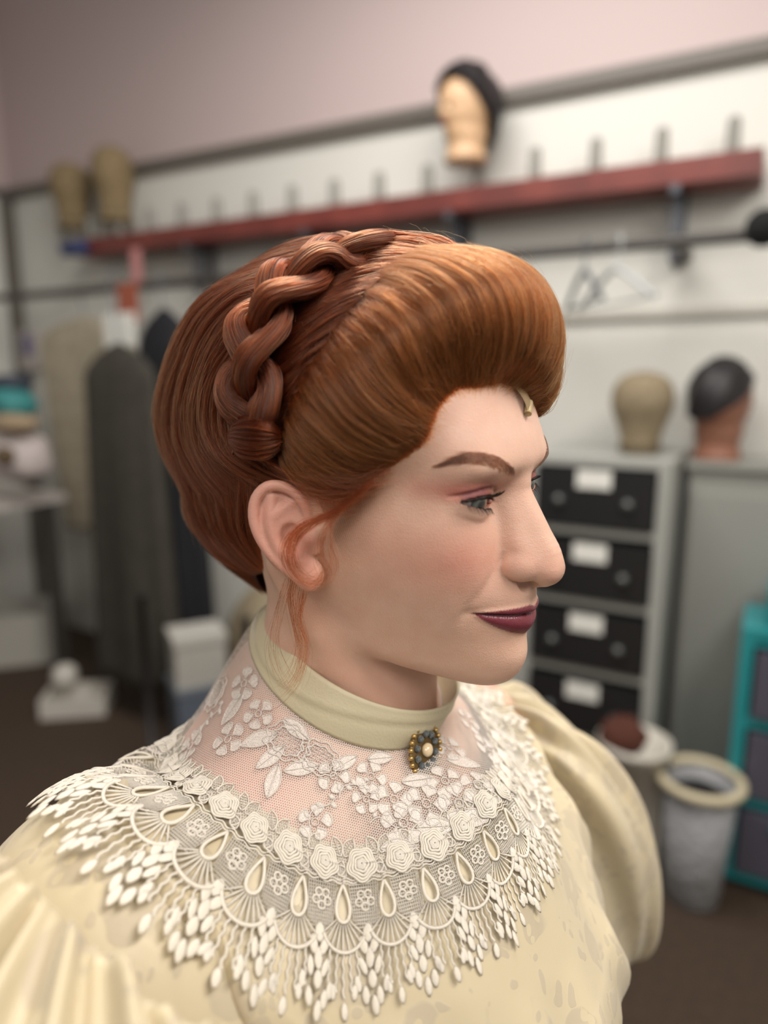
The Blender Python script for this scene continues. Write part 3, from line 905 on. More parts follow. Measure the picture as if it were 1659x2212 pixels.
def d_eyes(P, d):
    x, y, z = np.abs(P[..., 0]), P[..., 1], P[..., 2]
    q = np.stack([x, y, z], -1)
    rad = np.sqrt(((q - EYE_C) ** 2).sum(-1))
    shell = rad - 13.6
    shell = smax(shell, -(y - 68.0), 4.0)
    d = smin(d, shell, 5.0)
    crease, _ = seg_dist(x, z, [(18, 25.6), (21.5, 27.9), (28, 29.2), (35, 28.6), (41, 27.0), (47, 25.0)])
    d = d + 0.8 * np.exp(-(crease / 0.9) ** 2) * np.clip((y - 68) / 4, 0, 1)
    # opening between the lids
    ap = np.maximum(z - lid_upper(x), lid_lower(x) - z) * 0.95
    ap = smax(ap, np.abs(x - 29.7) - 13.7, 0.8)
    ap = smax(ap, 72.0 - y, 1.0)
    ap = smax(ap, rad - 19.0, 1.0)
    d = smax(d, -ap, 0.7)
    # lower lid rim
    return d


NOSE_P = [(0, 86.0, 27), (0, 87.2, 23), (0, 94.5, 12), (0, 100.8, 2.5), (0, 106.0, -6), (0, 107.4, -12.2)]
NOSE_R = [6.0, 6.2, 7.0, 7.6, 8.8, 9.8]


def d_nose(P, d):
    q = P.copy(); q[..., 0] = np.abs(q[..., 0])
    n = d_curve(q, NOSE_P, NOSE_R, 18)
    side = d_curve(q, [(5.5, 80, 25), (6.5, 87.5, 10), (7.6, 93.5, -2), (8.0, 99, -11)], [5.5, 6.6, 7.6, 7.6], 14)
    n = smin(n, side, 8.0)
    n = smin(n, d_ell(q, (0, 108.4, -13.6), (9.2, 8.8, 8.8)), 3.0)
    ala = d_ell(q, (12.0, 96.6, -13.8), (5.6, 8.4, 6.8), euler(-12, 0, 18))
    n = smin(n, ala, 4.2)
    n = smin(n, d_cone(q, (0, 108.0, -20.0), (0, 101.0, -24.0), 3.6, 3.2), 2.5)
    nos = d_ell(q, (7.0, 102.0, -22.6), (3.2, 6.2, 4.2), euler(-14, 0, 16))
    n = smax(n, -nos, 1.6)
    far = smin(d, n, 7.0)
    near = smin(d, n, 1.5)
    # crisp crease round the wing, soft towards the bridge
    w = np.clip((-4.0 - q[..., 2]) / 8.0, 0, 1)
    w = w * w * (3 - 2 * w)
    out = far * (1 - w) + near * w
    return smax(out, -d_ell(q, (7.0, 102.0, -23.0), (2.9, 5.6, 4.4), euler(-14, 0, 16)), 1.2)


# ear frame: origin at the canal, a = backwards, b = up, c = outwards
EAR_O = np.array([68.0, 1.6, -6.0])
EAR_S = 0.89
_fl = math.radians(24)
_tl = math.radians(-22)
_ec = nrm(np.array([math.cos(_fl), math.sin(_fl) * 0.92, 0.10]))
_ea = nrm(np.cross(_ec, np.array([0, math.sin(_tl), math.cos(_tl)])) * 1.0)
if _ea[1] > 0: _ea = -_ea
_eb = np.cross(_ec, _ea)
if _eb[2] < 0: _eb = -_eb
EAR_M = np.stack([_ea, _eb, _ec], 1)


def ear_local(pts):
    return EAR_O + np.asarray(pts, float) * EAR_S @ EAR_M.T


def d_ear(P, d, side):
    q = P.copy()
    if side < 0: q[..., 0] = -q[..., 0]
    e = (q - EAR_O) @ EAR_M / EAR_S
    ex = e.copy()
    # base shell
    sh = d_ell(e, (13, 4, 4.0), (16.5, 27, 5.0), euler(0, -8, 0))
    sh = smin(sh, d_ell(e, (5.0, -24, 3.0), (8.5, 9.5, 3.6), euler(0, -10, 0)), 5)
    sh = smin(sh, d_cone(e, (6, 6, -4), (8, -12, -4), 7, 6), 6)
    # concha, scapha
    sh = smax(sh, -d_ell(e, (9.0, -4, 9.6), (8.2, 12.5, 8.2), euler(0, 0, 12)), 2.0)
    sh = smax(sh, -d_ell(e, (11.5, 20.5, 10.4), (7.5, 6.0, 4.6)), 2.0)
    hel = [(-1, 2, 3.0), (-3.5, 12, 4.6), (-1.5, 22, 6.0), (5.5, 29.5, 7.4), (14.5, 31.5, 8.6), (22.5, 26.5, 9.6), (26.8, 16.5, 10.0), (27.0, 5.0, 9.4), (23.5, -7.0, 8.2), (17.5, -17.0, 6.8), (11.0, -25.5, 5.4), (5.0, -31.0, 4.6)]
    hel = catmull(hel, 34)
    rad = np.interp(np.linspace(0, 1, 34), [0, .12, .3, .5, .75, .9, 1], [2.2, 2.9, 3.2, 3.3, 2.9, 3.0, 3.4])
    sh = smin(sh, d_chain(e, hel, rad), 1.6)
    anti = catmull([(14.5, 24.5, 6.4), (17.0, 15.0, 8.0), (18.6, 4.0, 8.4), (16.8, -6.5, 7.6), (11.5, -14.0, 6.4), (6.5, -16.0, 6.2)], 16)
    sh = smin(sh, d_chain(e, anti, np.interp(np.linspace(0, 1, 16), [0, .3, .7, 1], [3.0, 3.6, 3.2, 2.9])), 3.0)
    sh = smin(sh, d_chain(e, catmull([(15.5, 14, 7.2), (9, 17, 5.6), (2, 19, 4.0)], 6), [3.2, 3.0, 2.8, 2.6, 2.4, 2.0]), 2.5)
    sh = smin(sh, d_chain(e, [(-2, 3, 3.2), (6, 3.0, 2.0), (12, 2.0, 1.5)], [2.3, 2.2, 1.6]), 2.5)     # crus
    sh = smin(sh, d_chain(e, [(-4.5, 0, 2.5), (-2.5, -6.0, 4.2), (-2.5, -11, 3.0)], [3.0, 3.6, 3.0]), 2.5)  # tragus
    sh = smin(sh, d_ell(e, (5.0, -25, 4.2), (8.0, 8.5, 4.0), euler(0, -10, 0)), 3.0)
    return smin(d, sh * EAR_S, 4.6)


# torso frame: origin at the pit of the neck; she leans a little, right shoulder up
TA, TO = pose(50.0, 0.0, 7.0, (-0.018, 0.430, -0.192))


def h2t(P):
    return ((h2w(P) - TO) @ TA) * 1000.0


def t2w(P):
    return (np.asarray(P, float) * 0.001) @ TA.T + TO


def w2t(P):
    return ((np.asarray(P, float) - TO) @ TA) * 1000.0


# ---- the top of the garment (yoke, shoulders, bust) as a height over the ground plan, metres, relative to the camera
NC = np.array([-0.028, 0.428])                         # axis of the neck in plan
COL_TOP = (-0.0097, 0.430, -0.1699, 0.0573, -0.404, 0.167)
COL_BOT = (-0.0230, 0.430, -0.1830, 0.0612, -0.42, 0.31)


def ring_pts(c, n=48, a0=0.0):
    a = a0 + np.linspace(0, 2 * np.pi, n, endpoint=False)
    x0, y0, z0, R, sx, sy = c
    return np.stack([x0 + R * np.cos(a), y0 + R * np.sin(a), z0 + sx * R * np.cos(a) + sy * R * np.sin(a)], 1)


def ray_cyl(px, py, R, far=False):
    d = ray(px, py)
    dx, dy = d[0], d[1]
    ox, oy = -NC
    A = dx * dx + dy * dy; B = 2 * (ox * dx + oy * dy); Cq = ox * ox + oy * oy - R * R
    D = max(B * B - 4 * A * Cq, 0.0)
    t = (-B + (1 if far else -1) * math.sqrt(D)) / (2 * A)
    return d * t


ROSE_PX = [(282, 1650), (340, 1668), (400, 1692), (470, 1737), (530, 1790), (640, 1860), (750, 1900), (850, 1874), (930, 1850), (1010, 1800), (1075, 1725)]
_gp = [ring_pts(COL_BOT, 14), np.array([ray_cyl(x, y, 0.112) for x, y in ROSE_PX])]
_gp.append(np.array([
    (0.092, 0.450, -0.262), (0.085, 0.500, -0.252), (0.045, 0.535, -0.245), (-0.02, 0.545, -0.250), (-0.09, 0.530, -0.268), (-0.132, 0.485, -0.272), (-0.148, 0.430, -0.250), (-0.144, 0.400, -0.2245),   # back and far side of the yoke
    (-0.170, 0.340, -0.2104), (-0.199, 0.330, -0.233), (-0.150, 0.300, -0.208), (-0.118, 0.275, -0.218), (-0.19, 0.285, -0.232), (-0.205, 0.255, -0.250), (-0.11, 0.215, -0.285), (-0.20, 0.185, -0.31), (-0.24, 0.29, -0.285), (-0.19, 0.385, -0.262),     # near shoulder
    (0.142, 0.560, -0.255), (0.190, 0.600, -0.280), (0.150, 0.500, -0.290), (0.105, 0.600, -0.245),                                                                      # far shoulder
    (-0.015, 0.275, -0.288), (0.04, 0.285, -0.292), (0.09, 0.320, -0.310), (0.125, 0.380, -0.322), (0.14, 0.44, -0.315), (-0.06, 0.262, -0.272),                             # bust
    (0.0, 0.225, -0.375), (0.07, 0.24, -0.385), (0.14, 0.28, -0.395), (0.19, 0.36, -0.41),
    (-0.06, 0.62, -0.32), (-0.17, 0.58, -0.34), (-0.24, 0.48, -0.34), (-0.26, 0.38, -0.32), (0.02, 0.64, -0.28)]))
GP = np.vstack(_gp)
_gn = len(GP)
_gK = _tps(((GP[:, None, :2] - GP[None, :, :2]) ** 2).sum(-1) * 1e4) + np.eye(_gn) * 0.02
_gPm = np.hstack([np.ones((_gn, 1)), GP[:, :2]])
_gw = np.linalg.solve(np.block([[_gK, _gPm], [_gPm.T, np.zeros((3, 3))]]), np.concatenate([GP[:, 2], np.zeros(3)]))


def H(xy):
    """height of the garment top (relative to the camera) over plan points (n,2)"""
    xy = np.asarray(xy, float)
    sh = xy.shape[:-1]
    q = xy.reshape(-1, 2)
    out = np.empty(len(q))
    for i in range(0, len(q), 40000):
        s_ = q[i:i + 40000]
        out[i:i + 40000] = _tps(((s_[:, None] - GP[None, :, :2]) ** 2).sum(-1) * 1e4) @ _gw[:_gn] + _gw[_gn] + s_ @ _gw[_gn + 1:]
    return out.reshape(sh)


_hx = np.linspace(-0.34, 0.34, 137); _hy = np.linspace(0.10, 0.80, 141)
HG = H(np.stack(np.meshgrid(_hx, _hy, indexing='ij'), -1))


def Hfast(x, y):
    a = np.clip((x - _hx[0]) / (_hx[1] - _hx[0]), 0, len(_hx) - 1.001); b = np.clip((y - _hy[0]) / (_hy[1] - _hy[0]), 0, len(_hy) - 1.001)
    i, j = a.astype(np.int32), b.astype(np.int32); fa, fb = a - i, b - j
    return (HG[i, j] * (1 - fa) + HG[i + 1, j] * fa) * (1 - fb) + (HG[i, j + 1] * (1 - fa) + HG[i + 1, j + 1] * fa) * fb


def d_torso(P):
    """skin just under the yoke; shoulders and trunk inside the blouse (head frame in, mm)"""
    w = h2w(P) - CAMP
    Rn = np.hypot(w[:, 0] - NC[0], w[:, 1] - NC[1])
    top = (w[:, 2] - Hfast(w[:, 0], w[:, 1])) * 1000.0 * 0.8 + 2.6 + 12.0 * np.clip((Rn - 0.106) / 0.02, 0, 1)
    T = w2t(w + CAMP)
    q = T.copy(); q[:, 0] = np.abs(q[:, 0])
    d = d_ell(q, (0, -8, -170), (140, 104, 190))
    d = smin(d, d_ell(q, (55, 40, -165), (58, 50, 62)), 40)
    d = smin(d, d_cone(q, (20, -24, -20), (150, -20, -70), 56, 50), 34)
    d = smin(d, d_cone(q, (158, -20, -80), (205, -10, -320), 46, 38), 22)
    d = smin(d, d_ell(q, (0, -8, -420), (128, 92, 160)), 60)
    return smax(d, top, 8.0)


NECK_A = np.array([0, -16.0, -40.0])


NB = w2h(TO + TA @ np.array([0, -0.012, -0.03]))
NF = w2h(TO + TA @ np.array([0, 0.028, -0.015]))
NS = {s_: w2h(TO + TA @ np.array([s_ * 0.012, 0.042, -0.02])) for s_ in (1, -1)}


def on(P, d, m, fn):
    i = np.nonzero(m)[0]
    if len(i):
        d[i] = fn(P[i], d[i])
    return d


def d_necks(P, d):
    neck = d_cone(P, NECK_A, NB, 50.0, 56.0)
    neck = smin(neck, d_cone(P, (0, 26, -92), NF, 20, 20), 22)                       # throat
    for s_ in (1, -1):                                                               # long muscle from behind the ear
        neck = smin(neck, d_cone(P, (s_ * 56, -22, -34), NS[s_], 11, 10), 16)
    return smin(d, neck, 11.0)


def field(P):
    """P (n,3) in the head frame -> signed distance-like value"""
    x, y, z = np.abs(P[:, 0]), P[:, 1], P[:, 2]
    d = np.full(len(P), 60.0, P.dtype)
    d = on(P, d, z > -135, lambda p, e: d_face(p).astype(p.dtype))
    d = on(P, d, (y > 55) & (z > 0) & (z < 48) & (x < 62), d_eyes)
    d = on(P, d, (y > 62) & (z > -45) & (z < 46) & (x < 36), d_nose)
    em = (x > 46) & (y > -52) & (y < 44) & (z > -54) & (z < 46)
    d = on(P, d, em & (P[:, 0] > 0), lambda p, e: d_ear(p, e, 1))
    d = on(P, d, em & (P[:, 0] < 0), lambda p, e: d_ear(p, e, -1))
    d = on(P, d, z < 30, d_necks)
    return on(P, d, z < -40, lambda p, e: smin(e, d_torso(p), 9.0))


def axis(parts):
    out = []
    for lo, hi, st in parts:
        out.append(np.arange(lo, hi, st))
    return np.concatenate(out)


def surface_nets(F, ax, ay, az):
    nx, ny, nz = F.shape
    ins = F < 0
    V_idx = -np.ones((nx - 1, ny - 1, nz - 1), np.int64)
    c = [ins[i:nx - 1 + i, j:ny - 1 + j, k:nz - 1 + k] for i in (0, 1) for j in (0, 1) for k in (0, 1)]
    s = np.zeros(V_idx.shape, np.int8)
    for q in c: s += q
    act = (s > 0) & (s < 8)
    I, J, K = np.nonzero(act)
    V_idx[I, J, K] = np.arange(len(I))
    acc = np.zeros((len(I), 3)); cnt = np.zeros(len(I))
    corners = [(i, j, k) for i in (0, 1) for j in (0, 1) for k in (0, 1)]
    for a in range(8):
        for b in range(a + 1, 8):
            ca, cb = corners[a], corners[b]
            if sum(abs(p - q) for p, q in zip(ca, cb)) != 1: continue
            fa = F[I + ca[0], J + ca[1], K + ca[2]]; fb = F[I + cb[0], J + cb[1], K + cb[2]]
            m = (fa < 0) != (fb < 0)
            t = np.where(m, fa / np.where(m, fa - fb, 1), 0)
            pa = np.stack([ax[I + ca[0]], ay[J + ca[1]], az[K + ca[2]]], 1)
            pb = np.stack([ax[I + cb[0]], ay[J + cb[1]], az[K + cb[2]]], 1)
            acc += m[:, None] * (pa + (pb - pa) * t[:, None]); cnt += m
    V = acc / cnt[:, None]
    quads = []
    for axis_ in range(3):
        sl0 = [slice(1, -1)] * 3; sl0[axis_] = slice(0, -1)
        sl1 = [slice(1, -1)] * 3; sl1[axis_] = slice(1, None)
        A, B = ins[tuple(sl0)], ins[tuple(sl1)]
        e = np.argwhere(A != B)
        off = np.ones(3, int); off[axis_] = 0
        e = e + off
        flip = ins[e[:, 0], e[:, 1], e[:, 2]]
        u, v = [(1, 2), (2, 0), (0, 1)][axis_]
        def cell(du, dv):
            p = e.copy(); p[:, u] -= du; p[:, v] -= dv
            return V_idx[p[:, 0], p[:, 1], p[:, 2]]
        q = np.stack([cell(1, 1), cell(0, 1), cell(0, 0), cell(1, 0)], 1)
        q[~flip] = q[~flip][:, ::-1]
        quads.append(q)
    return V, np.vstack(quads)


AX = axis([(-330, -84, 7), (-84, -48, 2.4), (-48, 48, 1.0), (48, 90, 1.0), (90, 332, 7)])
AY = axis([(-170, -118, 7), (-118, -40, 3.0), (-40, 20, 1.15), (20, 122, 1.0), (122, 290, 7)])
AZ = axis([(-560, -240, 9), (-240, -100, 3.0), (-100, 58, 1.0), (58, 120, 2.6)])
FG = np.zeros((len(AX), len(AY), len(AZ)), np.float32)
_BS = 10
_jobs = []
for _i in range(0, len(AX), _BS):
    for _j in range(0, len(AY), _BS):
        for _k in range(0, len(AZ), _BS):
            _jobs.append((_i, _j, _k))
_jobs = np.array(_jobs)
_hi = np.minimum(_jobs + _BS - 1, np.array(FG.shape) - 1)
_lo3 = np.stack([AX[_jobs[:, 0]], AY[_jobs[:, 1]], AZ[_jobs[:, 2]]], 1)
_hi3 = np.stack([AX[_hi[:, 0]], AY[_hi[:, 1]], AZ[_hi[:, 2]]], 1)
_dc = field(((_lo3 + _hi3) / 2))
_near = np.abs(_dc) < np.linalg.norm(_hi3 - _lo3, axis=1) * 0.55 + 7.0
_pts, _dst = [], []
for (i, j, k), (i2, j2, k2), c0, nr in zip(_jobs, _hi + 1, _dc, _near):
    if nr:
        gi = np.stack(np.meshgrid(np.arange(i, i2), np.arange(j, j2), np.arange(k, k2), indexing='ij'), -1).reshape(-1, 3)
        _dst.append(gi)
    else:
        FG[i:i2, j:j2, k:k2] = c0
_dst = np.concatenate(_dst)
for _i in range(0, len(_dst), 150000):
    g_ = _dst[_i:_i + 150000]
    FG[g_[:, 0], g_[:, 1], g_[:, 2]] = field(np.stack([AX[g_[:, 0]], AY[g_[:, 1]], AZ[g_[:, 2]]], 1).astype(np.float32))
FG[:, :, 0] = np.maximum(FG[:, :, 0], 1.0); FG[0] = np.maximum(FG[0], 1); FG[-1] = np.maximum(FG[-1], 1)
FG[:, 0] = np.maximum(FG[:, 0], 1); FG[:, -1] = np.maximum(FG[:, -1], 1)
BV, BF = surface_nets(FG, AX, AY, AZ)
del FG
# pull the vertices onto the exact surface
_fine = (BV[:, 2] > -100) & (BV[:, 2] < 58) & (BV[:, 1] > -45)
_p = BV[_fine]
for _it in range(1):
    _e = 0.25
    f0 = field(_p)
    g = np.stack([field(_p + np.eye(3)[k] * _e) - f0 for k in range(3)], -1) / _e
    step = f0[:, None] * g / np.maximum((g * g).sum(-1, keepdims=True), 0.15)
    _p = _p - np.clip(step, -0.6, 0.6)
BV[_fine] = _p

# under the wig the head is a little smaller (hair pinned flat, covered by a cap)
_cap = np.clip((BV[:, 2] - 62) / 12, 0, 1) * np.clip((56 - BV[:, 1]) / 10, 0, 1)
_cap = np.maximum(_cap, np.clip((-30 - BV[:, 1]) / 10, 0, 1) * np.clip((BV[:, 2] + 20) / 15, 0, 1))
BV -= nrm(BV - np.array([0, -10, 40.0])) * (5.0 * _cap)[:, None]
# ------------------------------------------------------------------ skin colour and make-up (per vertex, in the head frame)
def poly_mask(x, z, poly, soft):
    """signed distance style mask of a closed polygon in (x,z)"""
    poly = np.asarray(poly, float)
    n = len(poly)
    d = np.full(x.shape, 1e9); ins = np.zeros(x.shape, bool)
    for i in range(n):
        ax, az = poly[i]; bx, bz = poly[(i + 1) % n]
        dx, dz = bx - ax, bz - az
        t = np.clip(((x - ax) * dx + (z - az) * dz) / (dx * dx + dz * dz), 0, 1)
        d = np.minimum(d, np.hypot(x - ax - t * dx, z - az - t * dz))
        c = ((az > z) != (bz > z)) & (x < (bx - ax) * (z - az) / (bz - az + 1e-12) + ax)
        ins ^= c
    return np.clip(0.5 + np.where(ins, d, -d) / soft, 0, 1)


def mixc(c, m, col):
    return c * (1 - m[:, None]) + np.asarray(col) * m[:, None]


X, Y, Z = np.abs(BV[:, 0]), BV[:, 1], BV[:, 2]
SKIN = np.array(srgb(222, 182, 160))
C = np.tile(SKIN, (len(BV), 1))
frontm = np.clip((Y - 40) / 15, 0, 1)
C = mixc(C, 0.55 * gauss(np.hypot((X - 40) / 1.3, (Z + 8) / 1.0), 17) * np.clip((Y - 20) / 20, 0, 1), srgb(222, 146, 128))      # blusher
C = mixc(C, 0.35 * np.clip((Z - 42) / 14, 0, 1) * frontm, srgb(234, 198, 182))
C = mixc(C, 0.35 * gauss(np.hypot(X / 1.2, (Z + 14)), 10) * np.clip((Y - 96) / 10, 0, 1), srgb(218, 158, 138))
C = mixc(C, 0.40 * np.clip((X - 68) / 5, 0, 1) * np.clip((30 - Y) / 10, 0, 1), srgb(224, 146, 134))                              # ears
C = mixc(C, 0.35 * np.clip((-78 - Z) / 14, 0, 1), srgb(214, 164, 140))
C = mixc(C, 0.30 * np.clip((-45 - Z) / 12, 0, 1) * frontm, srgb(222, 180, 154))
# eye shadow
es = gauss(np.hypot((X - 36) / 1.9, (Z - 28) / 0.62), 9.5) * np.clip((Z - 19) / 3, 0, 1) * frontm
C = mixc(C, 0.75 * np.clip(es * 1.3, 0, 1), srgb(190, 104, 92))
cr, _ = seg_dist(X, Z, [(18, 25.8), (21.5, 28.1), (28, 29.4), (35, 28.8), (41, 27.2), (45.5, 25.4)])
C = mixc(C, 0.7 * gauss(cr, 1.5) * np.clip((47 - X) / 4, 0, 1) * frontm, srgb(132, 66, 58))
li = np.clip((lid_upper(X) + 6 - Z) / 2, 0, 1) * np.clip((Z - lid_upper(X) + 0.6) / 0.8, 0, 1) * np.clip((X - 16) / 3, 0, 1) * np.clip((44 - X) / 3, 0, 1) * frontm
C = mixc(C, 0.75 * li * np.clip((X - 22) / 12, 0, 1), srgb(124, 70, 74))
C = mixc(C, 0.55 * li * gauss(X - 19.5, 4.5), srgb(220, 180, 160))
# waterline and inner corner
wl = np.clip(1 - np.abs(Z - lid_lower(X) + 0.2) / 0.8, 0, 1) * np.clip((X - 13) / 2, 0, 1) * np.clip((41 - X) / 2, 0, 1) * frontm
C = mixc(C, 0.55 * wl, srgb(206, 120, 112))
ul = np.clip(1 - np.abs(Z - lid_upper(X) - 0.1) / 0.8, 0, 1) * np.clip((X - 15) / 2, 0, 1) * np.clip((44 - X) / 2, 0, 1) * frontm
C = mixc(C, 0.85 * ul, srgb(40, 26, 26))
# lipstick
dzv = Z - mouth_line(X)
hu, hl = lip_up(X), lip_lo(X)
lm_ = np.where(dzv >= 0, np.clip((hu - dzv) / 0.5 + 0.5, 0, 1), np.clip((hl + dzv) / 0.5 + 0.5, 0, 1))
lm_ = lm_ * np.clip((30.4 - X) / 0.8, 0, 1) * np.clip((Y - 78) / 4, 0, 1)
C = mixc(C, lm_, srgb(128, 58, 70))
C = mixc(C, 0.6 * lm_ * gauss(dzv, 1.0), srgb(70, 20, 34))
C = mixc(C, np.clip(_cap * 1.5, 0, 1), srgb(70, 38, 24))
LIPM = lm_

M_SKIN = bpy.data.materials.new('skin')
M_SKIN.use_nodes = True
nt = M_SKIN.node_tree; bs = nt.nodes['Principled BSDF']
at = nt.nodes.new('ShaderNodeAttribute'); at.attribute_name = 'skin_color'
lp = nt.nodes.new('ShaderNodeAttribute'); lp.attribute_name = 'lip'
tc = nt.nodes.new('ShaderNodeTexCoord')
n1 = nt.nodes.new('ShaderNodeTexNoise'); n1.inputs['Scale'].default_value = 90; n1.inputs['Detail'].default_value = 6
mr = nt.nodes.new('ShaderNodeMapRange'); mr.inputs[1].default_value = 0.35; mr.inputs[2].default_value = 0.7; mr.inputs[3].default_value = 0.0; mr.inputs[4].default_value = 0.22
mx = nt.nodes.new('ShaderNodeMix'); mx.data_type = 'RGBA'; mx.blend_type = 'MULTIPLY'
mx.inputs[7].default_value = (0.80, 0.62, 0.55, 1)
nt.links.new(tc.outputs['Object'], n1.inputs['Vector']); nt.links.new(n1.outputs['Fac'], mr.inputs[0])
nt.links.new(mr.outputs[0], mx.inputs[0]); nt.links.new(at.outputs['Color'], mx.inputs[6])
nt.links.new(mx.outputs[2], bs.inputs['Base Color'])
rr = nt.nodes.new('ShaderNodeMapRange'); rr.inputs[3].default_value = 0.50; rr.inputs[4].default_value = 0.30
nt.links.new(lp.outputs['Fac'], rr.inputs[0])
shm = nt.nodes.new('ShaderNodeAttribute'); shm.attribute_name = 'shimmer'
sm_ = nt.nodes.new('ShaderNodeMath'); sm_.operation = 'MULTIPLY_ADD'; sm_.inputs[1].default_value = -0.22
nt.links.new(shm.outputs['Fac'], sm_.inputs[0]); nt.links.new(rr.outputs[0], sm_.inputs[2]); nt.links.new(sm_.outputs[0], bs.inputs['Roughness'])
n2 = nt.nodes.new('ShaderNodeTexVoronoi'); n2.inputs['Scale'].default_value = 1300
n3 = nt.nodes.new('ShaderNodeTexNoise'); n3.inputs['Scale'].default_value = 500; n3.inputs['Detail'].default_value = 4
ad = nt.nodes.new('ShaderNodeMath'); ad.operation = 'ADD'
nt.links.new(tc.outputs['Object'], n2.inputs['Vector']); nt.links.new(tc.outputs['Object'], n3.inputs['Vector'])
nt.links.new(n2.outputs['Distance'], ad.inputs[0]); nt.links.new(n3.outputs['Fac'], ad.inputs[1])
bp = nt.nodes.new('ShaderNodeBump'); bp.inputs['Strength'].default_value = 0.22; bp.inputs['Distance'].default_value = 0.0006
nt.links.new(ad.outputs[0], bp.inputs['Height']); nt.links.new(bp.outputs[0], bs.inputs['Normal'])
bs.inputs['Subsurface Weight'].default_value = 0.5
bs.inputs['Subsurface Radius'].default_value = (1.0, 0.38, 0.22)
bs.inputs['Subsurface Scale'].default_value = 0.0035
bs.inputs['Specular IOR Level'].default_value = 0.45

PERSON = empty('person', (0.02, 0.46, 0.0), 'woman in a cream lace-trimmed blouse with red hair pinned up, turned to the right', 'person')
body = mesh_np('body', h2w(BV), BF, M_SKIN, PERSON)
ca = body.data.color_attributes.new('skin_color', 'FLOAT_COLOR', 'POINT')
ca.data.foreach_set('color', np.hstack([C, np.ones((len(C), 1))]).astype(np.float32).ravel())
la = body.data.attributes.new('lip', 'FLOAT', 'POINT')
la.data.foreach_set('value', LIPM.astype(np.float32))

sa = body.data.attributes.new('shimmer', 'FLOAT', 'POINT')
sa.data.foreach_set('value', np.clip(gauss(np.hypot((X - 40) / 1.3, (Z + 4)), 13) * np.clip((Y - 30) / 20, 0, 1) + 0.7 * gauss(np.hypot(X, Z + 10), 7) * (Y > 108) + 0.5 * li * gauss(X - 20, 5), 0, 1).astype(np.float32))
# ------------------------------------------------------------------ eyes
M_EYE = bpy.data.materials.new('eye_white_and_iris')
M_EYE.use_nodes = True
nt = M_EYE.node_tree; bs = nt.nodes['Principled BSDF']
at = nt.nodes.new('ShaderNodeAttribute'); at.attribute_name = 'off_axis'
nz = nt.nodes.new('ShaderNodeTexNoise'); nz.inputs['Scale'].default_value = 900
cr = nt.nodes.new('ShaderNodeValToRGB')
el = cr.color_ramp.elements
el[0].position = 0.0; el[0].color = (0.004, 0.004, 0.005, 1)
el[1].position = 1.0; el[1].color = (*srgb(214, 200, 192), 1)
for p, c in ((0.19, (4, 4, 6)), (0.215, (84, 88, 78)), (0.33, (138, 144, 132)), (0.44, (110, 118, 112)), (0.485, (52, 58, 56)), (0.53, (200, 188, 182)), (0.9, (214, 200, 192))):
    e = el.new(p); e.color = (*srgb(*c), 1)
nt.links.new(at.outputs['Fac'], cr.inputs[0]); nt.links.new(cr.outputs[0], bs.inputs['Base Color'])
bs.inputs['Roughness'].default_value = 0.25
bs.inputs['Coat Weight'].default_value = 1.0
bs.inputs['Coat Roughness'].default_value = 0.03
GAZE = nrm(np.array([3.2, 12.0, -1.1]))
for s_ in (1, -1):
    c = EYE_C * [s_, 1, 1]
    g = nrm(GAZE * np.array([1.0, 1, 1]) if s_ > 0 else np.array([0.3, 12.1, -1.7]))
    a1 = nrm(np.cross(g, [0, 0, 1])); a2 = np.cross(a1, g)
    ph = np.linspace(0, np.pi, 60)[1:-1]; az = np.linspace(0, 2 * np.pi, 40, endpoint=False)
    PH, AZ_ = np.meshgrid(ph, az, indexing='ij')
    rad = EYE_R + 0.9 * np.exp(-(PH / 0.42) ** 4)
    V = c + rad[..., None] * (np.cos(PH)[..., None] * g + np.sin(PH)[..., None] * (np.cos(AZ_)[..., None] * a1 + np.sin(AZ_)[..., None] * a2))
    V = np.vstack([V.reshape(-1, 3), c + g * (EYE_R + 0.9), c - g * EYE_R])
    Fq = grid_faces(58, 40, close_m=True).tolist()
    Fq += [[58 * 40, j, (j + 1) % 40] for j in range(40)] + [[58 * 40 + 1, 57 * 40 + (j + 1) % 40, 57 * 40 + j] for j in range(40)]
    o = mesh_np('eye', h2w(V), Fq, M_EYE, PERSON)
    a = o.data.attributes.new('off_axis', 'FLOAT', 'POINT')
    a.data.foreach_set('value', np.concatenate([(PH.ravel()), [0, np.pi]]).astype(np.float32))
    o['label'] = 'pale grey-green eye'
    # pink inner corner
    mb = MB(); mb.ball(c + np.array([-11.4 * s_, 9.0, -2.0]), (2.0, 2.0, 1.3), 10, 6)
    mb.build('tear_duct', mat('eye_corner', srgb(200, 140, 122), 0.3, sss=0.3, coat=0.6), PERSON, M=np.vstack([np.hstack([HA * 0.001, HO[:, None]]), [0, 0, 0, 1]]))

# ------------------------------------------------------------------ nearest skin point along +y of the head frame / along a view ray
from mathutils.bvhtree import BVHTree
_tri = [tuple(f) for f in BF[((BV[BF[:, 0]][:, 2] > -120))].tolist()]
BVH = BVHTree.FromPolygons([tuple(v) for v in BV.tolist()], _tri)


def skin_front(x, z, y0=160.0):
    h = BVH.ray_cast(Vector((x, y0, z)), Vector((0, -1, 0)))
    return np.array(h[0]), np.array(h[1])


def skin_px(px, py):
    o = w2h(CAMP); d = w2h(CAMP + ray(px, py)) - o
    h = BVH.ray_cast(Vector(o), Vector(d).normalized())
    return (np.array(h[0]), np.array(h[1])) if h[0] is not None else (None, None)


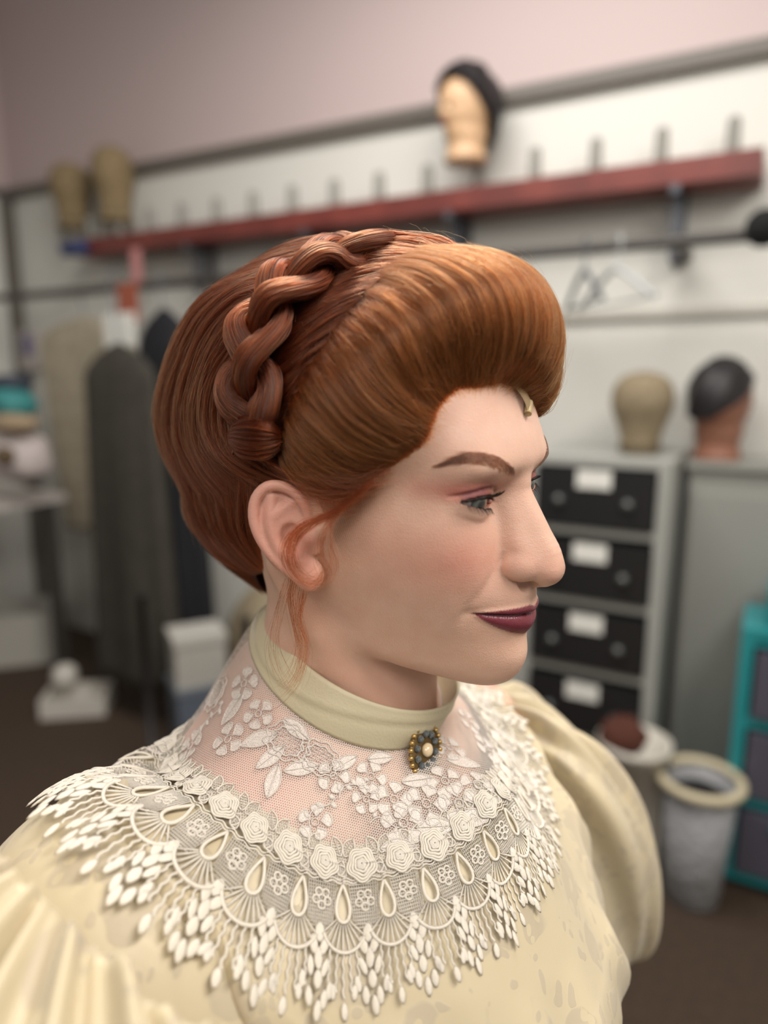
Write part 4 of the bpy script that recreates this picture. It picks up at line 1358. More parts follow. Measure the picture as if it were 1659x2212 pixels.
# ------------------------------------------------------------------ hair strands as curves
def hair_obj(name, strands, radii, material, parent, tip=0.25):
    """strands: list of (k,3) arrays in world metres; radii: root radius for each"""
    off = root_offset(parent)
    cv = bpy.data.hair_curves.new(name)
    sizes = [len(s) for s in strands]
    cv.add_curves(sizes)
    P = np.concatenate(strands) - off
    cv.position_data.foreach_set('vector', P.astype(np.float32).ravel())
    ra = cv.attributes.get('radius') or cv.attributes.new('radius', 'FLOAT', 'POINT')
    rr_ = np.concatenate([r * (1 - (1 - tip) * np.linspace(0, 1, k) ** 2) for r, k in zip(radii, sizes)])
    ra.data.foreach_set('value', rr_.astype(np.float32))
    cv.materials.append(material)
    o = bpy.data.objects.new(name, cv)
    COL.objects.link(o)
    o.parent = parent
    return o


def hair_mat(name, color, rough=0.35, radial=0.45, var=0.25, ior=1.33):
    m = bpy.data.materials.new(name); m.use_nodes = True
    nt = m.node_tree; nt.nodes.clear()
    out = nt.nodes.new('ShaderNodeOutputMaterial')
    h = nt.nodes.new('ShaderNodeBsdfHairPrincipled')
    h.model = 'CHIANG'; h.parametrization = 'COLOR'
    hi = nt.nodes.new('ShaderNodeHairInfo')
    mrr = nt.nodes.new('ShaderNodeMapRange'); mrr.inputs[3].default_value = 1 - var; mrr.inputs[4].default_value = 1 + var
    hs = nt.nodes.new('ShaderNodeHueSaturation'); hs.inputs['Color'].default_value = (*color, 1)
    nt.links.new(hi.outputs['Random'], mrr.inputs[0]); nt.links.new(mrr.outputs[0], hs.inputs['Value'])
    nt.links.new(hs.outputs[0], h.inputs['Color'])
    h.inputs['Roughness'].default_value = rough
    h.inputs['Radial Roughness'].default_value = radial
    h.inputs['Random Roughness'].default_value = 0.2
    h.inputs['IOR'].default_value = ior
    nt.links.new(h.outputs[0], out.inputs[0])
    return m


M_BROW = hair_mat('brow_hair', srgb(82, 60, 48), 0.45, 0.5, 0.3)
M_LASH = mat('lash', (0.008, 0.006, 0.006), 0.5)
for s_ in (1, -1):
    st, rd = [], []
    top = np.array([skin_px(*p)[0][[0, 2]] for p in ((1112, 1010), (1100, 998), (1078, 985), (1050, 977), (1015, 975), (985, 984), (945, 1003))])
    bot = np.array([skin_px(*p)[0][[0, 2]] for p in ((1112, 1031), (1096, 1030), (1073, 1018), (1045, 1007), (1010, 1002), (980, 1002), (945, 1007))])
    for k in range(900):
        u = RNG.uniform(0, 1) ** 0.9; v = RNG.uniform(0.02, 0.98)
        i = min(int(u * 6), 5); t = u * 6 - i
        a = top[i] * (1 - t) + top[i + 1] * t; b = bot[i] * (1 - t) + bot[i + 1] * t
        p = b * (1 - v) + a * v
        tang = nrm(top[i + 1] + bot[i + 1] - top[i] - bot[i])
        upw = nrm(a - b)
        lean = np.interp(u, [0, .15, .4, 1], [1.6, 0.9, 0.35, 0.05]) * (1.3 - 1.9 * v)
        dr = nrm(tang + upw * (lean + RNG.normal(0, 0.15)))
        ln = RNG.uniform(3.6, 6.0) * np.interp(u, [0, .6, 1], [1, .9, .25])
        pts = []
        ok = True
        for w in np.linspace(0, 1, 5):
            q = p + dr * ln * w + tang * ln * 0.25 * w * w
            h, n = skin_front(s_ * q[0], q[1])
            pts.append(h + n * (0.12 + 0.5 * math.sin(w * 2.4)))
        st.append(h2w(np.array(pts))); rd.append(RNG.uniform(0.05, 0.08) * 1e-3)
    o = hair_obj('eyebrow', st, rd, M_BROW, PERSON); o['label'] = 'brown arched eyebrow'
    # lashes
    mb = MB()
    for k in range(84):
        u = (k + RNG.uniform(-.4, .4)) / 83; x = 18.0 + 24.6 * np.clip(u, 0, 1)
        zz = float(lid_upper(np.array(x))) - 0.2
        dd = EYE_C; yy = EYE_C[1] + math.sqrt(max(13.4 ** 2 - (x - dd[0]) ** 2 - (zz - dd[2]) ** 2, 1.0))
        rt = np.array([x, yy, zz])
        outw = nrm(np.array([(x - 30) * 0.05 + RNG.normal(0, .07), 1.0, -0.14 + RNG.normal(0, .05)]))
        ln = np.interp(u, [0, .5, 1], [5.2, 8.0, 8.0]) * RNG.uniform(.75, 1.1) * (1 if s_ > 0 else 0.3)
        w = np.linspace(0, 1, 6)[:, None]
        P = rt + outw * ln * w + np.array([0, 0, 1.0]) * ln * 0.62 * w ** 2
        P[:, 0] *= s_
        mb.tube(h2w(P), 1e-3 * np.linspace(0.26, 0.05, 6), 4)
    for k in range(30):
        u = (k + RNG.uniform(-.4, .4)) / 29; x = 20 + 21 * np.clip(u, 0, 1)
        zz = float(lid_lower(np.array(x)))
        yy = EYE_C[1] + math.sqrt(max(13.4 ** 2 - (x - EYE_C[0]) ** 2 - (zz - EYE_C[2]) ** 2, 1.0))
        outw = nrm(np.array([(x - 30) * 0.05 + RNG.normal(0, .1), 1.0, -0.5]))
        ln = RNG.uniform(3.0, 4.6)
        w = np.linspace(0, 1, 5)[:, None]
        P = np.array([x, yy, zz]) + outw * ln * w - np.array([0, 0, 1.0]) * ln * 0.35 * w ** 2
        P[:, 0] *= s_
        mb.tube(h2w(P), 1e-3 * np.linspace(0.16, 0.04, 5), 4)
    mb.build('eyelashes', M_LASH, PERSON)
# ================================================================== wig
HC = np.array([0, -15.0, 55.0])


class Patch:
    def __init__(self, guides, nu=160, nt=36):
        G = np.array([catmull(g, nt) for g in guides])            # (k, nt, 3)
        k = len(G)
        self.S = catmull(G.reshape(k, -1), nu).reshape(nu, nt, 3)
        self.nu, self.nt = nu, nt
        du = np.gradient(self.S, axis=0); dt = np.gradient(self.S, axis=1)
        N = np.cross(du, dt)
        if ((self.S - HC) * N).sum() < 0: N = -N
        self.N = nrm(N)

    def at(self, u, t):
        a = np.clip(u, 0, 1) * (self.nu - 1.001); b = np.clip(t, 0, 1) * (self.nt - 1.001)
        i, j = a.astype(int), b.astype(int); fa, fb = (a - i)[..., None], (b - j)[..., None]
        out = []
        for A in (self.S, self.N):
            out.append((A[i, j] * (1 - fa) + A[i + 1, j] * fa) * (1 - fb) + (A[i, j + 1] * (1 - fa) + A[i + 1, j + 1] * fa) * fb)
        return out

    def under(self, name, depth, material, parent, j0=0):
        V = (self.S - self.N * depth)[:, j0:]
        return mesh_np(name, h2w(V.reshape(-1, 3)), grid_faces(self.nu, self.nt - j0), material, parent)

    def strands(self, n, k=16, u0=0.0, u1=1.0, depth=(0.0, 3.0), lift=0.3, clumps=60, clump=0.55, wave=0.0, wavef=2.5, t0=(0.0, 0.05), t1=(0.9, 1.0), frizz=0.25, root_depth=None, stray=0.05, sub=8, relief=0.8):
        S = []
        cu = np.sort(RNG.uniform(u0, u1, clumps)); cph = RNG.uniform(0, 6.28, clumps); cam_ = RNG.uniform(0.4, 1.2, clumps)
        cdep = RNG.uniform(-1, 1, clumps)
        u = RNG.uniform(u0, u1, n)
        ci = np.abs(u[:, None] - cu[None]).argmin(1)
        a = RNG.uniform(*t0, n); b = RNG.uniform(*t1, n)
        dep = depth[0] + (depth[1] - depth[0]) * RNG.beta(1.1, 2.2, n)
        ph = RNG.uniform(0, 6.28, n)
        st = RNG.uniform(0, 1, n) < stray
        # slow random drift in u for every strand
        dr1 = RNG.normal(0, 1, (n, 1)); dr2 = RNG.normal(0, 1, (n, 1))
        w = np.linspace(0, 1, k)[None]
        T = a[:, None] + (b - a)[:, None] * w
        span = (u1 - u0)
        cl = clump * np.clip(w * 1.6, 0, 1) * np.where(st, 0.2, 1)[:, None]
        U = u[:, None] + (cu[ci] - u)[:, None] * cl
        U = U + span * 0.006 * frizz * 4 * (dr1 * np.sin(w * 3.1 + ph[:, None]) + dr2 * w * 0.7)
        if wave:
            U = U + wave * span * np.sin(w * 6.28 * wavef + cph[ci][:, None]) * cam_[ci][:, None] * np.clip(w * 3, 0, 1)
        P, N = self.at(U, T)
        off = (lift - dep)[:, None] + relief * (cdep[ci][:, None] * 0.7 + 0.42 * np.sin(U * 83.0 + 2.6 * np.sin(U * 37.0) + 1.5 * np.sin(T * 5.0 + U * 19.0)) + 0.3 * np.sin(U * 311.0 + 3.0 * np.sin(U * 53.0 + T * 3.0))) * np.clip(w * 3, 0, 1)
        off = off + np.where(st, RNG.uniform(0, 2.2, n), 0)[:, None] * np.sin(w * np.pi) + frizz * np.sin(w * 9 + ph[:, None] * 3) * 0.5
        if root_depth is not None:
            off = off - root_depth * np.clip(1 - w * 5, 0, 1)
        P = P + N * off[..., None]
        W_ = h2w(P.reshape(-1, 3)).reshape(n, k, 3)
        return [W_[i] for i in range(n)]


def PX(*pts):
    return np.array([px2h(*p) for p in pts])


def PXR(*pts):
    """as PX, the first point set on the skin"""
    G = PX(*pts)
    h, n_ = skin_px(*pts[0][:2])
    if h is not None: G[0] = h - n_ * 0.3
    return G


def mir(g):
    return g * np.array([-1, 1, 1])


COPPER = srgb(140, 70, 35)
AUBURN = srgb(114, 51, 28)
M_HAIR = hair_mat('copper_hair', COPPER, 0.28, 0.40, 0.7)
M_HAIR2 = hair_mat('auburn_hair', AUBURN, 0.26, 0.40, 0.7)
M_UNDER = mat('hair_under', srgb(74, 38, 24), 0.65, bump=(900, 0.4, 0.001))  # darker than the strands: shade in the gaps is put into this colour

WIG = empty('wig', (0, 0, 0))
WIG.parent = PERSON
WIG.location = tuple(h2w([0, -20, 60]) - np.array(PERSON.location))

# --- pompadour rolled back from the hairline
g0 = PXR((1132, 850, -3), (1176, 815, -6), (1206, 750, -8), (1199, 662, -8), (1152, 588, -6), (1072, 545, -2), (940, 529, 0))
POMP_F = [
    PX((1152, 872, -24), (1184, 842, -25), (1208, 788, -27), (1204, 705, -27), (1165, 625, -25), (1100, 578, -20), (985, 552, -14)),
    PX((1156, 905, -42), (1180, 882, -46), (1198, 838, -50), (1196, 765, -50), (1165, 690, -48), (1100, 630, -42), (1005, 590, -32)),
]
POMP = [
    PXR((1095, 830, 15), (1130, 765, 18), (1143, 685, 20), (1118, 605, 20), (1050, 556, 18), (970, 536, 15), (905, 530, 12)),
    PXR((1040, 838, 27), (1057, 775, 34), (1060, 695, 38), (1032, 618, 38), (970, 572, 35), (905, 552, 29), (855, 550, 24)),
    PXR((985, 846, 37), (978, 788, 46), (967, 722, 51), (937, 652, 52), (885, 607, 47), (838, 594, 41), (805, 594, 36)),
    PXR((948, 888, 44), (908, 842, 57), (873, 782, 64), (842, 722, 66), (802, 678, 62), (777, 664, 57), (757, 659, 52)),
    PXR((925, 948, 51), (868, 915, 65), (802, 862, 74), (757, 802, 76), (727, 758, 72), (712, 740, 67), (702, 735, 62)),
    PXR((878, 986, 57), (818, 966, 69), (750, 922, 78), (702, 862, 81), (677, 824, 79), (664, 808, 74), (657, 803, 69)),
    PXR((828, 1018, 61), (768, 1002, 71), (705, 962, 80), (657, 917, 83), (637, 888, 81), (630, 874, 77), (624, 869, 73)),
    PXR((770, 1058, 65), (722, 1040, 72), (673, 1008, 79), (636, 968, 82), (620, 938, 81), (614, 924, 78), (610, 918, 74)),
    PXR((715, 1080, 68), (688, 1062, 71), (652, 1036, 76), (624, 1004, 79), (611, 978, 79), (605, 964, 77), (601, 958, 73)),
    PX((672, 1072, 72), (652, 1058, 74), (632, 1038, 77), (614, 1016, 79), (605, 996, 79), (600, 982, 77), (597, 974, 73)),
]
POMP_G = POMP[::-1] + [g0] + POMP_F + [mir(g) for g in POMP[3:]]
pomp = Patch(POMP_G, 220, 40)
pomp.under('pompadour_base', 2.6, M_UNDER, WIG, 4)
st = pomp.strands(13000, 16, 0.0, 0.78, depth=(0.0, 3.0), clumps=300, clump=0.34, t0=(0.0, 0.10), t1=(0.86, 1.0), frizz=0.45, stray=0.10, relief=1.0)
st += pomp.strands(3000, 12, 0.02, 0.70, depth=(0.0, 1.0), clumps=300, clump=0.2, t0=(-0.02, 0.06), t1=(0.20, 0.6), frizz=0.6, stray=0.15, relief=0.4)
o = hair_obj('pompadour', st, RNG.uniform(0.08, 0.15, len(st)) * 1e-3, M_HAIR, WIG)
o['label'] = 'copper pompadour swept up from the hairline'

# --- smooth panel between pompadour and braid
MID = [
    PX((965, 545, 10), (930, 530, 8), (880, 520, 6), (830, 524, 6), (790, 534, 8)),
    PX((920, 545, 18), (870, 540, 18), (820, 545, 20), (770, 555, 22), (690, 580, 28)),
    PX((850, 580, 34), (800, 588, 36), (750, 602, 40), (705, 622, 46), (610, 668, 54)),
    PX((795, 625, 48), (750, 645, 52), (700, 672, 58), (650, 706, 63), (558, 762, 67)),
    PX((755, 675, 56), (715, 702, 61), (672, 732, 66), (630, 765, 70), (548, 818, 73)),
    PX((715, 735, 62), (685, 762, 67), (652, 790, 71), (620, 822, 74), (550, 868, 76)),
    PX((672, 800, 68), (652, 825, 72), (632, 850, 74), (612, 880, 76), (560, 915, 77)),
    PX((632, 875, 73), (622, 892, 75), (612, 910, 76), (602, 930, 77), (565, 950, 77)),
]
MIDG = MID[::-1] + [np.array([(0, 40, 142), (0, 25, 146.5), (0, 5, 148.5), (0, -15, 149), (0, -36, 147)])] + [mir(g) for g in MID]
mid = Patch(MIDG, 160, 26)
mid.under('panel_base', 3.0, M_UNDER, WIG)
st = mid.strands(5500, 14, 0.0, 0.62, depth=(0, 3.0), clumps=110, clump=0.42, wave=0.004, wavef=1.0, t0=(0, 0.08), t1=(0.92, 1), frizz=0.4, relief=1.5)
o = hair_obj('crown_panel', st, RNG.uniform(0.08, 0.15, len(st)) * 1e-3, M_HAIR2, WIG)
o['label'] = 'auburn hair combed back to the braid'

# --- rolled back mass
BACK = [
    PX((740, 535, 18), (640, 562, 26), (540, 590, 32), (452, 632, 36), (398, 700, 38), (362, 790, 40), (343, 880, 40), (352, 965, 40), (386, 1040, 40), (405, 1100, 40)),
    PX((650, 590, 48), (575, 610, 52), (505, 640, 54), (445, 700, 56), (408, 780, 58), (385, 865, 59), (385, 945, 58), (410, 1015, 56), (440, 1065, 54), (455, 1115, 52)),
    PX((600, 660, 64), (548, 672, 66), (500, 705, 68), (462, 762, 70), (436, 830, 72), (425, 900, 72), (440, 965, 71), (475, 1015, 69), (512, 1050, 67), (535, 1075, 64)),
    PX((568, 735, 72), (535, 748, 75), (505, 780, 77), (482, 825, 78), (470, 878, 79), (472, 930, 79), (492, 975, 78), (530, 1008, 77), (575, 1030, 75), (608, 1045, 71)),
    PX((552, 810, 77), (530, 822, 79), (515, 848, 80), (506, 880, 81), (506, 915, 82), (518, 948, 82), (545, 978, 81), (580, 1002, 79), (612, 1020, 77), (640, 1032, 73)),
    PX((550, 870, 79), (538, 880, 81), (532, 895, 82), (530, 915, 83), (536, 938, 83), (550, 962, 82), (575, 985, 81), (605, 1004, 79), (630, 1016, 77), (655, 1028, 74)),
]
bm0 = np.array([(0, -28, 149), (0, -60, 146), (0, -95, 135), (0, -125, 112), (0, -142, 82), (0, -148, 50), (0, -145, 20), (0, -135, -8), (0, -122, -30), (0, -112, -48)])
BACKG = BACK[::-1] + [bm0] + [mir(g) for g in BACK]
back = Patch(BACKG, 170, 44)
back.under('back_roll_base', 3.2, M_UNDER, WIG)
st = back.strands(11000, 20, 0.0, 0.66, depth=(0, 3.4), clumps=130, clump=0.5, wave=0.013, wavef=1.5, t0=(0, 0.12), t1=(0.85, 1), frizz=0.7, relief=2.2, stray=0.12)
o = hair_obj('back_roll', st, RNG.uniform(0.08, 0.15, len(st)) * 1e-3, M_HAIR2, WIG)
o['label'] = 'auburn rolled hair at the back'

# --- nape
NAPE = [
    PX((390, 1040, 41), (402, 1110, 40), (428, 1160, 40), (478, 1212, 38), (545, 1246, 34)),
    PX((440, 1035, 56), (455, 1110, 53), (478, 1165, 50), (515, 1208, 47), (562, 1242, 42)),
    PX((520, 1010, 75), (525, 1090, 65), (530, 1148, 59), (548, 1190, 54), (578, 1228, 47)),
    PX((610, 990, 77), (590, 1060, 71), (580, 1120, 64), (585, 1165, 58), (598, 1205, 50)),
]
nm0 = np.array([(0, -125, -20), (0, -110, -55), (0, -102, -70), (0, -94, -82), (0, -82, -90)])
nape = Patch(NAPE[::-1] + [nm0] + [mir(g) for g in NAPE], 120, 24)
nape.under('nape_base', 2.5, M_UNDER, WIG)
st = nape.strands(4800, 14, 0.0, 0.62, depth=(0, 2.8), clumps=70, clump=0.45, wave=0.006, wavef=1.2, t0=(0, 0.1), t1=(0.88, 1), frizz=0.4, relief=1.4)
o = hair_obj('nape_hair', st, RNG.uniform(0.08, 0.14, len(st)) * 1e-3, M_HAIR2, WIG)

# --- braid over the crown
BP = catmull(np.vstack([PX((560, 975, 77), (545, 895, 79), (533, 815, 79), (548, 735, 74), (580, 655, 65), (635, 600, 52), (700, 562, 32), (775, 545, 12)),
                        [[-14, -38, 138], [-40, -40, 130], [-60, -40, 116], [-74, -40, 90], [-80, -38, 62]]]), 240)
BT = nrm(np.gradient(BP, axis=0)); BN = nrm(BP - np.array([0, -15, 55.0])); BN = nrm(BN - (BN * BT).sum(-1, keepdims=True) * BT); BB = np.cross(BT, BN)
arc = np.concatenate([[0], np.cumsum(np.linalg.norm(np.diff(BP, axis=0), axis=1))])
ph = arc / 49.0 * np.pi * 2 / 2.0
for k in range(3):
    a = ph + 2 * np.pi * k / 3
    Cc = BP + BB * ((13.4 + 1.8 * np.sin(arc / 23.0 + k)) * np.sin(a))[:, None] + BN * (5.6 * np.sin(2 * a) + 0.5)[:, None]
    taper = np.clip(np.minimum(arc / 20, (arc[-1] - arc) / 20), 0.45, 1)
    # flattened rope
    T = nrm(np.gradient(Cc, axis=0)); Nn = nrm(BN - (BN * T).sum(-1, keepdims=True) * T); Bb = np.cross(T, Nn)
    ang = np.linspace(0, 2 * np.pi, 14, endpoint=False)
    ra, rb = (9.3 + 1.3 * np.sin(arc / 17.0 + k * 2)) * taper, 5.8 * taper
    V = Cc[:, None] + (ra * 0.86)[:, None, None] * np.cos(ang)[None, :, None] * Bb[:, None] + (rb * 0.86)[:, None, None] * np.sin(ang)[None, :, None] * Nn[:, None]
    mesh_np('braid_strand_core', h2w(V.reshape(-1, 3)), grid_faces(240, 14, close_m=True), M_UNDER, WIG)
    st = []
    npt = 90
    idx = np.linspace(0, 239, npt)
    for _ in range(2200):
        a0 = RNG.uniform(0, 2 * np.pi); rr_ = RNG.beta(6, 1.2)
        l0 = RNG.uniform(-0.22, 0.72); l1 = min(l0 + RNG.uniform(0.25, 0.42), 1)
        l0 = max(l0, 0.0)
        q = np.linspace(l0, l1, 22) * 239
        i = np.minimum(q.astype(int), 238); f = (q - i)[:, None]
        c_ = Cc[i] * (1 - f) + Cc[i + 1] * f
        tw = a0 + 0.5 * np.sin(q * 0.03 + a0)
        env = np.sin(np.linspace(1.2 if l0 <= 0 else 0.12, np.pi - 0.12, 22)) ** 0.3
        fr = 1 + 0.05 * np.sin(q * 0.35 + a0 * 7) + (0.18 * RNG.uniform(0, 1) if RNG.uniform() < 0.06 else 0)
        P = c_ + (ra[i] * rr_ * env * fr * np.cos(tw))[:, None] * Bb[i] + (rb[i] * rr_ * env * fr * np.sin(tw))[:, None] * Nn[i]
        st.append(h2w(P))
    o = hair_obj('braid_strand', st, RNG.uniform(0.08, 0.15, len(st)) * 1e-3, M_HAIR2, WIG, tip=0.6)

# --- tucked end of the braid behind the ear
KN = [PX((500, 968, 82), (520, 985, 86), (550, 992, 88), (580, 985, 87), (605, 968, 82)),
      PX((492, 950, 83), (515, 955, 89), (548, 960, 92), (582, 958, 90), (608, 950, 83)),
      PX((495, 930, 83), (516, 924, 89), (548, 922, 92), (580, 930, 90), (606, 940, 83)),
      PX((508, 910, 82), (525, 900, 86), (550, 898, 88), (578, 908, 87), (600, 928, 82))]
knot = Patch(KN, 50, 24)
knot.under('braid_knot_base', 1.6, M_UNDER, WIG)
st = knot.strands(2200, 14, 0, 1, depth=(0, 2.0), clumps=22, clump=0.55, wave=0.01, wavef=0.8, frizz=0.4, relief=1.2)
o = hair_obj('braid_knot', st, RNG.uniform(0.08, 0.14, len(st)) * 1e-3, M_HAIR2, WIG, tip=0.6)

# --- wisps: curl in front of the ear, neck tendrils, flyaways
def wisp(paths, n, spread, r=(0.04, 0.065)):
    out = []
    for pth, cnt in zip(paths, n):
        C0 = catmull(PX(*pth), 40)
        for _ in range(cnt):
            a = RNG.normal(0, 1, 3) * spread * 0.5; b = RNG.normal(0, 1, 3) * spread; ph_ = RNG.uniform(0, 6.28)
            w = np.linspace(0, 1, 40)[:, None]
            l1 = int(RNG.uniform(0.6, 1.0) * 39) + 1
            P = C0 + a * (1 - w) + b * w * 1.3 + np.array([0, 1, 1]) * np.sin(w * 7 + ph_) * spread * 0.25
            out.append(h2w(P[:max(l1, 8)]))
    return out


st = wisp([
    [(800, 1040, 69), (750, 1085, 73), (700, 1115, 78), (655, 1135, 84), (625, 1165, 88), (617, 1205, 90), (635, 1242, 89), (668, 1262, 86), (700, 1245, 84), (708, 1210, 83), (695, 1170, 82)],
    [(790, 1055, 70), (730, 1105, 76), (680, 1130, 82), (645, 1160, 87), (632, 1200, 89), (650, 1245, 88), (690, 1262, 85), (706, 1235, 84), (704, 1195, 83)],
    [(740, 1090, 72), (700, 1150, 82), (690, 1200, 84), (702, 1235, 83), (685, 1265, 82), (655, 1290, 80), (640, 1330, 74)],
    [(720, 1100, 74), (715, 1170, 80), (725, 1220, 77), (715, 1250, 76), (690, 1275, 76)],
], (80, 55, 24, 14), 2.2)
curl_ = st; st = []
st += wisp([
    [(640, 1230, 72), (630, 1290, 70), (640, 1350, 68), (650, 1400, 74), (640, 1450, 84), (615, 1480, 90), (600, 1440, 88), (620, 1410, 86)],
    [(655, 1280, 72), (645, 1340, 70), (660, 1400, 76), (640, 1470, 88), (600, 1515, 94), (565, 1530, 94)],
    [(620, 1260, 66), (600, 1330, 74), (590, 1400, 86), (610, 1460, 92), (640, 1500, 92)],
], (36, 30, 18), 3.2)
st += wisp([
    [(838, 1018, 62), (800, 1030, 67), (760, 1035, 72), (715, 1030, 76), (670, 1015, 79), (640, 990, 81)],
    [(805, 1045, 64), (765, 1055, 69), (720, 1052, 73), (675, 1040, 76), (640, 1020, 78), (620, 1000, 79)],
    [(780, 1075, 66), (745, 1078, 69), (705, 1072, 72), (665, 1058, 75), (630, 1040, 77), (600, 1020, 78)],
    [(760, 1095, 67), (725, 1095, 70), (690, 1085, 72), (655, 1065, 75), (620, 1045, 77)],
], (70, 80, 70, 40), 4.6)
hair_obj('ear_curl', curl_, RNG.uniform(0.05, 0.075, len(curl_)) * 1e-3, M_HAIR2, WIG)['label'] = 'loose curl hanging in front of the ear'
hair_obj('tendrils', st, RNG.uniform(0.055, 0.08, len(st)) * 1e-3, M_HAIR2, WIG)
st = []
for p_, n_, a_ in ((pomp, 260, (0.05, 0.75)), (mid, 70, (0.05, 0.6)), (back, 420, (0.02, 0.62)), (nape, 50, (0.05, 0.6))):
    for _ in range(n_):
        u = RNG.uniform(*a_); t0_ = RNG.uniform(0, 0.8); t1_ = t0_ + RNG.uniform(0.1, 0.35)
        w = np.linspace(0, 1, 14)
        P, N = p_.at(u + np.cumsum(RNG.normal(0, .004, 14)), t0_ + (t1_ - t0_) * w)
        P = P + N * (0.3 + RNG.uniform(1.5, 7) * w ** 1.5 * np.sin(np.clip(w * RNG.uniform(1.5, 3.2), 0, 3.1)))[:, None]
        st.append(h2w(P))
_hlp = catmull(np.array([(715, 1085), (770, 1060), (828, 1020), (878, 988), (925, 950), (948, 890), (985, 848), (1040, 840), (1095, 834), (1130, 848)], float), 200)
_inw = nrm(np.array([1010.0, 960.0]) - _hlp)
_us = np.linspace(0.055, 0.425, 200)
for _ in range(1500):
    i = RNG.integers(0, 200)
    p_ = _hlp[i] + _inw[i] * RNG.uniform(-6, 1) + _inw[i] * RNG.exponential(5.0)
    h_, n_ = skin_px(*p_)
    if h_ is None or h_[0] < -6: continue
    # nearest place on the pompadour to grow towards
    dd_ = np.linalg.norm(pomp.S[:120, 5] - h_, axis=1); iu = int(dd_.argmin())
    tt_ = RNG.integers(6, 13)
    q1 = pomp.S[iu, tt_] + pomp.N[iu, tt_] * RNG.uniform(-0.5, 0.8); q0 = pomp.S[iu, max(tt_ // 2, 2)] + pomp.N[iu, max(tt_ // 2, 2)] * 0.2
    st.append(h2w(catmull(np.array([h_ - n_ * 0.1, h_ * 0.45 + q0 * 0.55 + n_ * 0.4, q0 * 0.4 + q1 * 0.6, q1]), 12)))
hair_obj('flyaway_hair', st, RNG.uniform(0.04, 0.06, len(st)) * 1e-3, M_HAIR, WIG)

# --- the lace front: a little rolled tab of net left long on the forehead, another beyond it
M_TAB = mat('lace_front_net', srgb(176, 150, 112), 0.5, alpha=0.75)
M_ROLL = mat('lace_roll', srgb(178, 158, 116), 0.4, coat=0.15)
def tab(px_a, px_b, lift, wdt, name):
    a_, na = skin_px(*px_a); b_, nb = skin_px(*px_b)
    t = np.linspace(0, 1, 14)[:, None]
    C_ = a_ * (1 - t) + b_ * t + (na * (1 - t) + nb * t) * (lift * np.sin(t * 2.6) + 0.8)
    side = nrm(np.cross(b_ - a_, nb))
    w = np.linspace(-1, 1, 7)[None, :, None]
    V = C_[:, None] + side * w * wdt * (0.6 + 0.4 * t[:, None]) + nb * (0.9 * np.cos(w * 1.4))
    mesh_np(name, h2w(V.reshape(-1, 3)), grid_faces(14, 7), M_TAB, WIG)
    e = C_[-1]; d = nrm(b_ - a_)
    mb = MB(); rr = np.linspace(-1, 1, 10)
    mb.tube(h2w(e + d * 0.2 + (d * 0.35 + side * 0.95)[None] * rr[:, None] * 4.2 - d * 1.5), 2.1e-3, 10)
    mb.build('rolled_lace_edge', M_ROLL, WIG)
tab((1108, 830), (1136, 888), 2.4, 4.6, 'lace_tab')

# fine brown net of the wig along the temple
M_WNET = bpy.data.materials.new('wig_net'); M_WNET.use_nodes = True
nt = M_WNET.node_tree; bs = nt.nodes['Principled BSDF']; out = nt.nodes['Material Output']
bs.inputs['Base Color'].default_value = (*srgb(132, 100, 66), 1); bs.inputs['Roughness'].default_value = 0.6
uvn = nt.nodes.new('ShaderNodeAttribute'); uvn.attribute_name = 'net_mm'
edn = nt.nodes.new('ShaderNodeAttribute'); edn.attribute_name = 'edge'
acc = None
for k in range(3):
    an = math.radians(120 * k + 40); kk = 2 * math.pi / (0.95 * 0.866)
    dp = nt.nodes.new('ShaderNodeVectorMath'); dp.operation = 'DOT_PRODUCT'; dp.inputs[1].default_value = (math.cos(an) * kk, math.sin(an) * kk, 0)
    nt.links.new(uvn.outputs['Vector'], dp.inputs[0])
    cs = nt.nodes.new('ShaderNodeMath'); cs.operation = 'COSINE'; nt.links.new(dp.outputs['Value'], cs.inputs[0])
    if acc is None: acc = cs
    else:
        ad = nt.nodes.new('ShaderNodeMath'); nt.links.new(acc.outputs[0], ad.inputs[0]); nt.links.new(cs.outputs[0], ad.inputs[1]); acc = ad
mr = nt.nodes.new('ShaderNodeMapRange'); mr.inputs[1].default_value = -0.6; mr.inputs[2].default_value = -0.95; mr.inputs[3].default_value = 0.10; mr.inputs[4].default_value = 0.8
nt.links.new(acc.outputs[0], mr.inputs[0])
mu = nt.nodes.new('ShaderNodeMath'); mu.operation = 'MULTIPLY'; nt.links.new(mr.outputs[0], mu.inputs[0]); nt.links.new(edn.outputs['Fac'], mu.inputs[1])
tr = nt.nodes.new('ShaderNodeBsdfTransparent'); ms = nt.nodes.new('ShaderNodeMixShader')
nt.links.new(mu.outputs[0], ms.inputs[0]); nt.links.new(tr.outputs[0], ms.inputs[1]); nt.links.new(bs.outputs[0], ms.inputs[2]); nt.links.new(ms.outputs[0], out.inputs[0])
hl = catmull(np.array([(690, 1085), (720, 1085), (770, 1058), (828, 1018), (878, 986), (925, 948), (948, 888), (985, 846), (1040, 838), (1095, 832)], float), 70)
inn = catmull(np.array([(745, 1215), (790, 1205), (835, 1120), (880, 1060), (925, 1015), (965, 975), (990, 935), (1020, 900), (1060, 885), (1100, 880)], float), 70)
strip, ok_ = [], []
wr = np.linspace(-0.25, 1, 14)
for a_, b_ in zip(hl, inn):
    for q in wr:
        p_ = a_ * (1 - q) + b_ * q
        h_, n_ = skin_px(*p_)
        strip.append(h_ + n_ * 0.35)
strip = np.array(strip)
ws = mesh_np('lace_front', h2w(strip), grid_faces(70, 14), M_WNET, WIG)
loc = strip.reshape(70, 14, 3)
